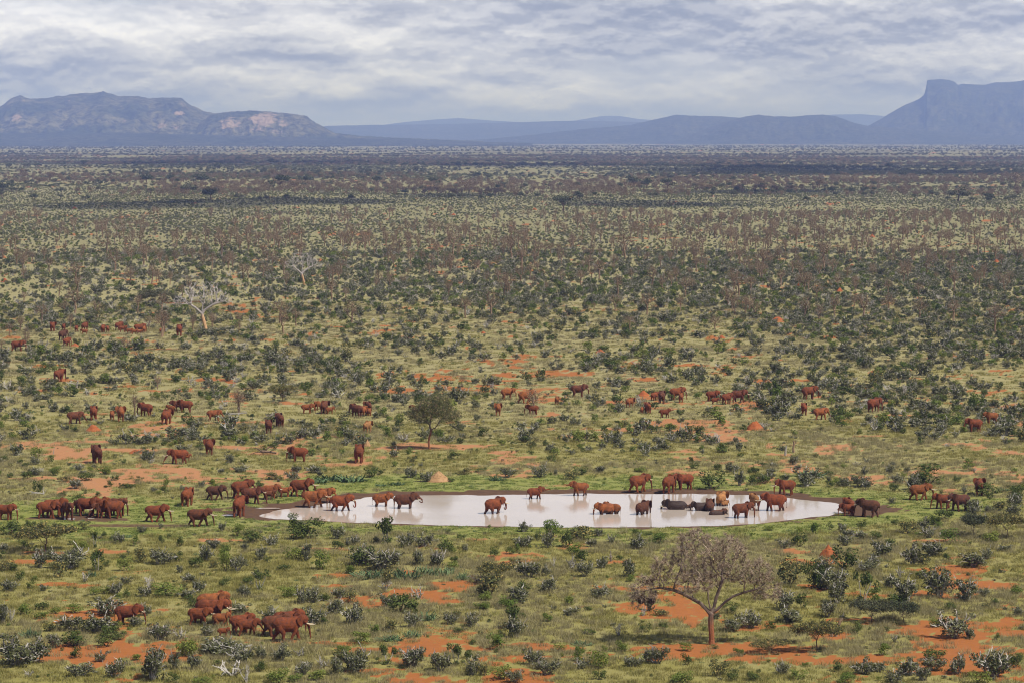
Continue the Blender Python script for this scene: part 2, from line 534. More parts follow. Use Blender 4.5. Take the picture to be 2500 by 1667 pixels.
# ------------------------------------------------------------------ ground, one sheet to the horizon
rows = [170.0]
while rows[-1] < 70000.0:
    d = rows[-1]
    rows.append(d * (1.0042 if 255 < d < 620 else 1.008 if d < 1500 else 1.022))
rows = np.array(rows)
NCOL = 430
ang = np.tan(np.linspace(-R(15.5), R(15.5), NCOL))
GX = rows[:, None] * ang[None, :]
GY = np.repeat(rows[:, None], NCOL, 1)
GZ = ground_z(GX.ravel(), GY.ravel())
e_, l_, m_, _d = masks(GX.ravel(), GY.ravel())
gme = mesh_from('ground', np.stack([GX.ravel(), GY.ravel(), GZ], 1), grid_faces(len(rows), NCOL), [M['ground']], smooth=True)
att = gme.color_attributes.new('cover', 'FLOAT_COLOR', 'POINT')
att.data.foreach_set('color', np.stack([e_, l_, m_, np.ones_like(e_)], 1).astype(np.float32).ravel())
tag(add_obj('ground', gme), kind='structure')

# the pond: one sheet that reaches a little under its banks
cen = POND.mean(0)
big_out = cen + (POND - cen) * (1 + 3.0 / np.linalg.norm(POND - cen, axis=1))[:, None]
wx0, wx1, wy0, wy1 = big_out[:, 0].min(), big_out[:, 0].max(), big_out[:, 1].min(), big_out[:, 1].max()
wv = [(p[0], p[1], WATER_Z) for p in big_out]
wme = bpy.data.meshes.new('pond_water')
wme.from_pydata(wv, [], [list(range(len(wv)))])
wme.materials.append(M['water'])
tag(add_obj('pond_water', wme), kind='structure')
for k, (px, py, rx, ry) in enumerate(((168, 1267, 16, 1.6), (222, 1265, 9, 1.2), (560, 1257, 20, 1.6), (655, 1240, 30, 1.6), (650, 1284, 8, 1.0), (1020, 1288, 20, 1.0))):
    x, y = ground_pt(px, py)
    s = ppm(px, py); dd = (FPX * HC) / (py - YH) ** 2
    z = float(ground_z(np.array([x]), np.array([y]))[0]) + 0.03
    q = [(x + rx / s * math.cos(a) * (0.8 + 0.3 * random.random()), y + ry * dd * math.sin(a) * (0.8 + 0.3 * random.random()), z) for a in np.linspace(0, 2 * math.pi, 22)[:-1]]
    me = bpy.data.meshes.new('puddle_water')
    me.from_pydata(q, [], [list(range(21))])
    me.materials.append(M['water'])
    tag(add_obj('puddle_water', me), kind='structure')


# ------------------------------------------------------------------ hills
def ridge(name, prof, dist, depth_front, depth_back, mat, rough=0.02, seed=0, nx=260, ny=44, ext=0.15, rocks=(), foot=0.0, sharp=1.0):
    """a ridge whose skyline passes through the given points of the view, real hill in front of and behind its crest"""
    px = np.array([p[0] for p in prof], float); pz = np.array([p[1] for p in prof], float)
    xs = np.linspace(px[0], px[-1], nx)
    ysk = np.interp(xs, px, pz)
    X = (xs - 1250) / FPX * dist
    H = HC + dist * (YH - ysk) / FPX
    V = np.zeros((ny, nx, 3)); rock = np.zeros((ny, nx))
    span = X[-1] - X[0]
    tt = np.concatenate([np.linspace(-1, 0, ny * 2 // 3, endpoint=False), np.linspace(0, 1, ny - ny * 2 // 3)])
    for j, t in enumerate(tt):
        yy = dist + (t * depth_front if t < 0 else t * depth_back)
        w = (1 - abs(t)) 
        w = w ** sharp if t < 0 else w ** 0.8
        w = w * w * (3 - 2 * w) * 0.55 + w * 0.45
        Xj = X * (yy / dist)
        n = fbm(Xj / (span * 0.06), np.full(nx, yy / (span * 0.06)), 5, seed) - 0.5
        n2 = fbm(Xj / (span * 0.012), np.full(nx, yy / (span * 0.012)), 4, seed + 9) - 0.5
        rid = 1 - np.abs(2 * fbm(Xj / (span * 0.03) + n, np.full(nx, yy / (span * 0.10)), 4, seed + 5) - 1)
        h = foot + (H - foot) * w * (1 + (0.5 * n + 0.9 * (rid - 0.75)) * (1 - w)) + H.max() * rough * n2 * min(1, 3 * w)
        V[j, :, 0], V[j, :, 1], V[j, :, 2] = Xj, yy, h - (3.0 if abs(t) > 0.99 else 0)
        ppx, ppy = to_px(Xj, yy, h)
        for cx, cyy, rx, ry, a in rocks:
            q = np.hypot((ppx - cx) / rx, (ppy - cyy) / ry)
            rock[j] = np.maximum(rock[j], a * sstep(1.25, 0.5, q + 0.5 * n2) * (1 if t < 0.02 else 0))
    me = mesh_from(name, V.reshape(-1, 3), grid_faces(ny, nx), [mat], smooth=True)
    a = me.attributes.new('rock', 'FLOAT', 'POINT')
    a.data.foreach_set('value', rock.astype(np.float32).ravel())
    o = add_obj(name, me)
    tag(o, kind='structure')
    return o


ROCKS_L = [(40, 288, 16, 12, .8), (110, 268, 8, 4, .6), (210, 235, 10, 4, .6), (170, 247, 9, 4, .5), (238, 233, 10, 3, .6), (300, 297, 14, 6, .8), (338, 296, 9, 5, .7), (440, 278, 16, 8, .8),
           (395, 308, 16, 9, .9), (430, 312, 14, 8, .8), (298, 262, 10, 4, .5), (55, 248, 10, 5, .6), (60, 300, 10, 6, .5), (372, 285, 14, 6, .45), (448, 330, 7, 7, .8)]
ROCKS_D = [(560, 302, 34, 20, 1.0), (640, 292, 44, 20, 1.0), (610, 318, 50, 8, .8), (680, 322, 24, 9, .8), (720, 328, 14, 6, .5), (590, 285, 20, 8, .7), (690, 300, 20, 10, .7)]
ridge('hill_ridge', [(-420, 338), (-300, 300), (-180, 285), (-90, 300), (-30, 280), (0, 265), (30, 242), (52, 234), (75, 241), (110, 241), (150, 236), (200, 230), (240, 227), (255, 224), (275, 231), (290, 236),
                     (335, 235), (370, 241), (410, 239), (447, 240), (455, 248), (470, 259), (500, 272), (530, 280), (560, 292), (620, 312), (720, 330), (860, 338), (1000, 343)],
      20500.0, 2300.0, 2600.0, M['hill_left'], 0.045, 3, 420, 66, rocks=ROCKS_L, sharp=0.8)
ridge('hill_dome', [(440, 345), (490, 300), (520, 279), (560, 274), (620, 271), (680, 276), (720, 280), (750, 285), (762, 294), (780, 306), (800, 316), (820, 326), (880, 333), (960, 337), (1050, 341), (1180, 346)],
      19400.0, 1100.0, 1200.0, M['hill_left'], 0.05, 7, 340, 50, rocks=ROCKS_D, sharp=0.55)
ridge('hill_slope', [(-500, 330), (0, 326), (200, 325), (400, 327), (640, 332), (860, 338), (1100, 345), (1300, 350)], 18600.0, 2000.0, 2400.0, M['hill_far'], 0.06, 13, 300, 30, sharp=1.2)
ridge('hill_low', [(1000, 349), (1180, 341), (1300, 330), (1420, 316), (1540, 306), (1600, 292), (1650, 281), (1700, 284), (1760, 285), (1810, 289), (1900, 305), (2000, 318), (2200, 330)],
      25500.0, 3200.0, 3200.0, M['hill_far'], 0.03, 23, 320, 40)
ridge('hill_round', [(1600, 346), (1700, 322), (1760, 302), (1810, 287), (1850, 281), (1890, 285), (1930, 286), (1970, 282), (2010, 281), (2040, 285), (2080, 300), (2120, 309), (2300, 322), (2500, 335)],
      24000.0, 2600.0, 3000.0, M['hill_far'], 0.03, 29, 320, 40)
ridge('hill_mesa', [(1960, 344), (2060, 322), (2110, 312), (2150, 290), (2190, 266), (2205, 258), (2240, 243), (2252, 233), (2256, 223), (2257, 211), (2258, 199), (2262, 197), (2300, 195), (2312, 197), (2328, 202), (2334, 209),
                    (2345, 206), (2400, 209), (2425, 203), (2460, 202), (2480, 200), (2500, 197), (2600, 194), (2800, 200), (2950, 260), (3100, 330)],
      27000.0, 3600.0, 3600.0, M['hill_far'], 0.014, 31, 420, 56, sharp=1.0)
ridge('hill_range', [(700, 325), (800, 308), (900, 306), (1000, 305), (1120, 303), (1250, 300), (1380, 296), (1480, 297), (1600, 300), (1800, 315), (2000, 330)],
      34000.0, 5000.0, 5000.0, M['hill_far'], 0.02, 41, 240, 30)
ridge('hill_blue', [(850, 318), (980, 300), (1060, 293), (1120, 289), (1180, 294), (1280, 300), (1400, 296), (1470, 284), (1510, 284), (1560, 292), (1700, 300), (1900, 292), (2030, 281), (2100, 280), (2150, 284), (2250, 300), (2500, 310)],
      43000.0, 5000.0, 5000.0, M['hill_far'], 0.01, 47, 240, 30)

# ------------------------------------------------------------------ air: one even box of haze round the camera and the land
HAZE_TOP = 622.0
hm = bpy.data.materials.new('blue haze')
hm.use_nodes = True
ht = NT(hm.node_tree)
pv = ht.n('ShaderNodeVolumePrincipled', i={'Color': (0.33, 0.46, 1.0, 1), 'Absorption Color': (0.55, 0.59, 1, 1), 'Density': 5.3e-5, 'Anisotropy': 0.0})
ht.n('ShaderNodeOutputMaterial', i={'Volume': pv.outputs[0]})
bx = 23000.0
hv = [(sx * bx, yy, zz) for zz in (-12.0, HAZE_TOP) for yy in (-400.0, 76000.0) for sx in (-1, 1)]
hme = bpy.data.meshes.new('haze')
hme.from_pydata(hv, [], [(0, 2, 3, 1), (4, 5, 7, 6), (0, 1, 5, 4), (2, 6, 7, 3), (0, 4, 6, 2), (1, 3, 7, 5)])
hme.materials.append(hm)
tag(add_obj('haze', hme), kind='stuff')

# ------------------------------------------------------------------ elephants
def tube_mesh(pts, seg=10):
    """closed tube through (x, y, z, side radius, up radius)"""
    P = np.array([p[:3] for p in pts], float)
    V, F = [], []
    n = len(P)
    for i in range(n):
        t = P[min(i + 1, n - 1)] - P[max(i - 1, 0)]
        t = t / (np.linalg.norm(t) + 1e-9)
        side = np.cross(t, (0, 0, 1.0)) if abs(t[2]) < 0.9 else np.cross(t, (1.0, 0, 0))
        side /= np.linalg.norm(side)
        if abs(t[2]) >= 0.9 and side[1] < 0: side = -side
        up = np.cross(side, t)
        for k in range(seg):
            a = 2 * math.pi * k / seg
            V.append(P[i] + side * math.cos(a) * pts[i][3] + up * math.sin(a) * pts[i][4])
    for i in range(n - 1):
        for k in range(seg):
            a, b = i * seg + k, i * seg + (k + 1) % seg
            F.append((a, b, b + seg, a + seg))
    for i, d in ((0, -1), (n - 1, 1)):
        t = P[i] - P[i + (1 if i == 0 else -1)]
        t = t / (np.linalg.norm(t) + 1e-9)
        c = len(V)
        V.append(P[i] + t * 0.35 * min(pts[i][3], pts[i][4]))
        for k in range(seg):
            a, b = i * seg + k, i * seg + (k + 1) % seg
            F.append((b, a, c) if i == 0 else (a, b, c))
    return V, F


class Bag:
    def __init__(self): self.V, self.F = [], []
    def add(self, VF):
        o = len(self.V)
        self.V += [tuple(v) for v in VF[0]]
        self.F += [tuple(i + o for i in f) for f in VF[1]]


def ear_sheet(sgn, flare, root, size):
    """big fan-shaped ear, hinged at its front edge, a shallow dish with a lobe hanging low"""
    out = [(0.0, 0.34), (0.16, 0.50), (0.40, 0.55), (0.66, 0.46), (0.80, 0.22), (0.78, -0.06), (0.64, -0.34), (0.44, -0.60), (0.24, -0.72), (0.10, -0.52), (0.02, -0.22), (0.0, 0.08)]
    th = 0.10
    V, F = [], []
    a = flare
    rings = [(0.0, 0.0)] + out
    def place(u, w, off):
        u *= size; w *= size
        bow = 0.16 * math.sin(min(1.0, u / (0.8 * size)) * math.pi) * size
        lx = -u * math.cos(a) + (off + bow) * math.sin(a) * 0.5
        ly = u * math.sin(a) + (off + bow) * math.cos(a)
        return (root[0] + lx, root[1] * sgn + sgn * ly, root[2] + w - 0.12 * u)
    n = len(out)
    cu = (0.36, 0.0)
    for off in (-th / 2, th / 2):
        V.append(place(*cu, off))
        for p in out: V.append(place(*p, off))
    for k in range(n):
        b, c = 1 + k, 1 + (k + 1) % n
        f1, f2 = (0, b, c), (n + 1, n + 1 + c, n + 1 + b)
        s = (b, n + 1 + b, n + 1 + c, c)
        if sgn > 0: f1, f2, s = f1[::-1], f2[::-1], s[::-1]
        F += [f1, f2, s]
    return V, F


TRUNKS = {
    'hang': [(2.02, 0, 2.12, .21, .22), (2.20, 0, 1.75, .175, .17), (2.27, 0, 1.30, .14, .14), (2.27, 0, .85, .115, .115), (2.25, 0, .45, .095, .095), (2.30, 0, .18, .085, .085), (2.40, 0, .10, .075, .075)],
    'walk': [(2.02, 0, 2.12, .21, .22), (2.22, 0, 1.75, .175, .17), (2.33, 0, 1.30, .14, .14), (2.40, 0, .85, .115, .115), (2.44, 0, .45, .095, .095), (2.46, 0, .14, .085, .085)],
    'curl': [(2.02, 0, 2.12, .21, .22), (2.24, 0, 1.78, .175, .17), (2.34, 0, 1.40, .14, .14), (2.36, 0, 1.05, .12, .12), (2.26, 0, .84, .105, .105), (2.08, 0, .88, .09, .09), (1.98, 0, 1.08, .08, .08), (1.97, 0, 1.28, .07, .07)],
    'curlup': [(2.05, 0, 2.20, .21, .22), (2.40, 0, 1.98, .175, .17), (2.66, 0, 1.74, .14, .14), (2.74, 0, 1.48, .12, .12), (2.58, 0, 1.36, .105, .105), (2.38, 0, 1.46, .09, .09), (2.22, 0, 1.62, .08, .08)],
    'raise': [(2.05, 0, 2.25, .21, .22), (2.38, 0, 2.16, .175, .17), (2.68, 0, 2.20, .14, .14), (2.95, 0, 2.30, .115, .115), (3.18, 0, 2.34, .09, .09), (3.34, 0, 2.28, .075, .075)],
    'graze': [(2.02, 0, 1.98, .21, .22), (2.26, 0, 1.58, .175, .17), (2.48, 0, 1.15, .14, .14), (2.70, 0, .72, .115, .115), (2.86, 0, .32, .095, .095), (2.84, 0, .10, .085, .085), (2.70, 0, .06, .07, .07)],
    'reach': [(2.03, 0, 2.08, .21, .22), (2.32, 0, 1.74, .175, .17), (2.58, 0, 1.36, .14, .14), (2.84, 0, .98, .115, .115), (3.08, 0, .64, .09, .09), (3.22, 0, .46, .075, .075)],
}
LEGS = {
    'stand': (0.04, -0.06, -0.04, 0.08),
    'walk': (0.34, -0.26, -0.30, 0.30),
    'amble': (-0.16, 0.22, 0.26, -0.18),
}


def elephant_bag(legs='stand', trunk='hang', flare=0.42, head=0.0, calf=False, tail=0.0):
    b = Bag()
    sp = [(-1.46, 0, 1.62, .26, .34), (-1.36, 0, 1.78, .44, .56), (-1.14, 0, 1.90, .60, .72), (-.75, 0, 1.92, .70, .80), (-.30, 0, 1.86, .76, .82), (.15, 0, 1.86, .76, .82),
          (.55, 0, 1.95, .70, .80), (.90, 0, 2.06, .58, .72), (1.20, 0, 2.18, .44, .56), (1.45, 0, 2.28, .38, .46)]
    b.add(tube_mesh(sp, 16))
    hz = head
    hd = [(1.22, 0, 2.28, .34, .44), (1.48, 0, 2.42 + hz * .5, .40, .50), (1.74, 0, 2.42 + hz, .39, .47), (1.94, 0, 2.32 + hz, .31, .38), (2.06, 0, 2.18 + hz, .24, .28)]
    b.add(tube_mesh(hd, 14))
    b.add(tube_mesh([(1.35, 0, 2.02 + hz * .6, .26, .26), (1.70, 0, 1.98 + hz, .23, .20), (1.95, 0, 1.88 + hz, .13, .12), (2.05, 0, 1.80 + hz, .07, .07)], 10))     # jaw
    for s in (1, -1):                                                                                   # tusk sheaths and cheeks
        b.add(tube_mesh([(1.72, .20 * s, 2.16 + hz, .16, .18), (1.98, .22 * s, 1.98 + hz, .12, .13)], 8))
    b.add(tube_mesh([(p[0], p[1], p[2] + hz * (1 - i / 6.0 if i < 6 else 0), p[3], p[4]) for i, p in enumerate(TRUNKS[trunk])], 10))
    fl, fr, hl, hr = LEGS[legs]
    for s, q in ((1, fl), (-1, fr)):
        k = math.sin(q)
        lift = 0.16 if q < -0.2 else 0.0
        b.add(tube_mesh([(.80, .34 * s, 1.95, .30, .36), (.80 + .25 * k, .40 * s, 1.50, .26, .30), (.80 + .80 * k, .42 * s, 1.02, .19, .21), (.78 + 1.25 * k - lift * .6, .42 * s, .56 + lift * .3, .165, .17), (.78 + 1.60 * k - lift, .42 * s, .14 + lift * .5, .175, .18), (.81 + 1.62 * k - lift, .42 * s, .02 + lift * .5, .19, .20)], 10))
    for s, q in ((1, hl), (-1, hr)):
        k = math.sin(q)
        lift = 0.12 if q < -0.2 else 0.0
        b.add(tube_mesh([(-1.02, .32 * s, 1.85, .34, .44), (-.95 + .15 * k, .39 * s, 1.45, .30, .38), (-.84 + .75 * k, .42 * s, .98, .22, .25), (-1.00 + 1.20 * k - lift * .4, .42 * s, .55 + lift * .4, .155, .17), (-.98 + 1.60 * k - lift * .8, .42 * s, .14 + lift * .6, .165, .175), (-.95 + 1.62 * k - lift * .8, .42 * s, .02 + lift * .6, .18, .19)], 10))
    b.add(tube_mesh([(-1.48, 0, 2.02, .07, .08), (-1.64, tail * .2, 1.72, .055, .055), (-1.70 - .25 * abs(tail), tail * .5, 1.30, .05, .05), (-1.70 - .4 * abs(tail), tail, .92, .05, .05), (-1.70 - .45 * abs(tail), tail * 1.1, .66, .07, .07)], 6))
    for s in (1, -1):
        b.add(ear_sheet(s, flare, (1.56, .34, 2.40 + hz), 1.12 if not calf else 0.98))
    V = np.array(b.V)
    if calf:                                                    # big head, short trunk, thin legs
        V[:, 1] *= 0.94
        f = sstep(1.0, 1.6, V[:, 0])
        V[:, 0] = V[:, 0] * (1 - 0.12 * f) - 0.02 * f
        low = (V[:, 0] > 1.5) & (V[:, 2] < 1.7)
        V[low, 2] = 1.7 - (1.7 - V[low, 2]) * 0.72
        body = sstep(0.9, 1.5, V[:, 2]) * sstep(1.4, 0.8, V[:, 0])
        V[:, 2] -= 0.10 * body
    return V, b.F


def remesh(name, V, F, mats, voxel=0.05, ratio=0.42):
    me = bpy.data.meshes.new(name + '_shape')
    me.from_pydata([tuple(v) for v in V], [], F)
    me.update()
    o = bpy.data.objects.new(name + '_shape', me)
    COL.objects.link(o)
    r = o.modifiers.new('r', 'REMESH'); r.mode = 'VOXEL'; r.voxel_size = voxel
    s = o.modifiers.new('s', 'SMOOTH'); s.factor = 0.5; s.iterations = 4
    d = o.modifiers.new('d', 'DECIMATE'); d.ratio = ratio
    dg = bpy.context.evaluated_depsgraph_get()
    out = bpy.data.meshes.new_from_object(o.evaluated_get(dg), depsgraph=dg)
    out.name = name
    bpy.data.objects.remove(o)
    bpy.data.meshes.remove(me)
    out.materials.clear()
    for m in mats: out.materials.append(m)
    out.polygons.foreach_set('use_smooth', np.ones(len(out.polygons), bool))
    out.update()
    return out


def mat_elephant():
    m, t = new_mat('elephant hide under red dust')
    oi = t.n('ShaderNodeObjectInfo')
    tcn = t.n('ShaderNodeTexCoord')
    p = tcn.outputs['Object']
    z = t.n('ShaderNodeSeparateXYZ', i={0: p}).outputs[2]
    off = t.n('ShaderNodeVectorMath', operation='ADD', i={0: p})
    t.put(off.inputs[1], t.xyz(t.math('MULTIPLY', oi.outputs['Random'], 40.0), 0.0, 0.0))
    n = t.noise(off.outputs[0], 1.9, 6.0, 0.65)
    mp = t.n('ShaderNodeMapping', i={0: off.outputs[0], 'Scale': (1.0, 1.0, 2.6)})
    wr = t.noise(mp.outputs[0], 9.0, 5.0, 0.7)
    hide = t.mix(0.62, oi.outputs['Color'], (0.040, 0.026, 0.020))
    dust = oi.outputs['Color']
    f = t.ramp(n, 0.34, 0.60, True, 0.12, 1.0)
    col = t.mix(f, hide, dust)
    pale = t.mix(0.35, dust, (0.42, 0.21, 0.095))
    col = t.mix(t.ramp(n, 0.56, 0.74, True, 0.0, 0.75), col, pale)
    wet = t.math('MULTIPLY', t.ramp(t.math('ADD', z, t.math('MULTIPLY', n, 0.5)), 1.75, 1.15), oi.outputs['Alpha'])
    wetn = t.math('SUBTRACT', 1.0, oi.outputs['Alpha'])
    wl = t.ramp(t.math('ADD', z, t.math('MULTIPLY', t.math('SUBTRACT', n, 0.5), 1.1)), t.math('ADD', t.math('MULTIPLY', wetn, 3.0), 0.15), t.math('MULTIPLY', wetn, 3.0))
    col = t.mix(t.math('MULTIPLY', wl, 0.85), col, (0.042, 0.024, 0.018))
    col = t.mix(t.ramp(wr, 0.30, 0.62, True, 0.45, 0.0), col, (0.02, 0.010, 0.006))  # hide folds darkened: crease shade put into the colour
    b = t.n('ShaderNodeBsdfPrincipled', i={'Specular IOR Level': 0.2})
    t.put(b.inputs['Base Color'], col)
    t.put(b.inputs['Roughness'], t.ramp(wl, 0.0, 1.0, True, 0.85, 0.45))
    bn = t.n('ShaderNodeBump', i={'Strength': 0.8, 'Distance': 0.07, 'Height': t.math('ADD', wr, t.math('MULTIPLY', n, 0.6))})
    t.put(b.inputs['Normal'], bn.outputs[0])
    t.n('ShaderNodeOutputMaterial', i={'Surface': b.outputs[0]})
    return m


M['elephant'] = mat_elephant()
M['ivory'] = mat_bark('ivory', (0.50, 0.41, 0.27), (0.64, 0.56, 0.41), 3.0)

POSES = {
    's': dict(), 's2': dict(legs='amble', flare=0.55), 'w': dict(legs='walk', trunk='walk'), 'w2': dict(legs='amble', trunk='walk', flare=0.35),
    'd': dict(trunk='curl', legs='walk'), 'd2': dict(trunk='curlup', head=0.05, flare=0.5), 'f': dict(trunk='raise', head=0.12, legs='amble', flare=0.3, tail=0.3),
    'g': dict(trunk='graze', head=-0.16, legs='amble', flare=0.4), 'e': dict(flare=1.05, legs='stand'), 'x': dict(flare=1.0, legs='walk', trunk='walk'),
    'r': dict(trunk='reach', legs='walk', flare=0.4),
    'c': dict(calf=True, flare=0.5), 'cw': dict(calf=True, legs='walk', trunk='walk', flare=0.4), 'cr': dict(calf=True, legs='amble', trunk='raise', flare=0.35, tail=0.4),
}
EMESH = {}
for k, kw in POSES.items():
    V, F = elephant_bag(**kw)
    EMESH[k] = remesh('elephant', V, F, [M['elephant']])
    EMESH[k]['top'] = float(2.78 if not kw.get('calf') else 2.70)


def tusk_mesh(sgn, length, hz=0.0):
    pts = []
    for i in range(7):
        q = i / 6.0
        a = -0.75 + 1.05 * q
        if i == 0: x, z = 1.93, 1.98
        else:
            x += length / 6 * math.cos(a); z += length / 6 * math.sin(a)
        y = (0.22 + 0.10 * math.sin(q * 2.2)) * sgn
        r = 0.062 * (1 - q) ** 0.7 + 0.012
        pts.append((x, y, z + hz, r, r))
    V, F = tube_mesh(pts, 6)
    return mesh_from('tusk', V, F, [M['ivory']], smooth=True)


TUSK = {}
for L, ln in ((1, 0.55), (2, 1.12)):
    for hz in sorted({kw.get('head', 0.0) for kw in POSES.values()}):
        TUSK[L, hz] = (tusk_mesh(1, ln, hz), tusk_mesh(-1, ln, hz))

HUE = {'r': (0.200, 0.050, 0.015), 'o': (0.275, 0.084, 0.024), 'd': (0.105, 0.037, 0.019), 'g': (0.090, 0.052, 0.036), 't': (0.380, 0.180, 0.060), 'b': (0.140, 0.043, 0.018), 'k': (0.060, 0.040, 0.031)}

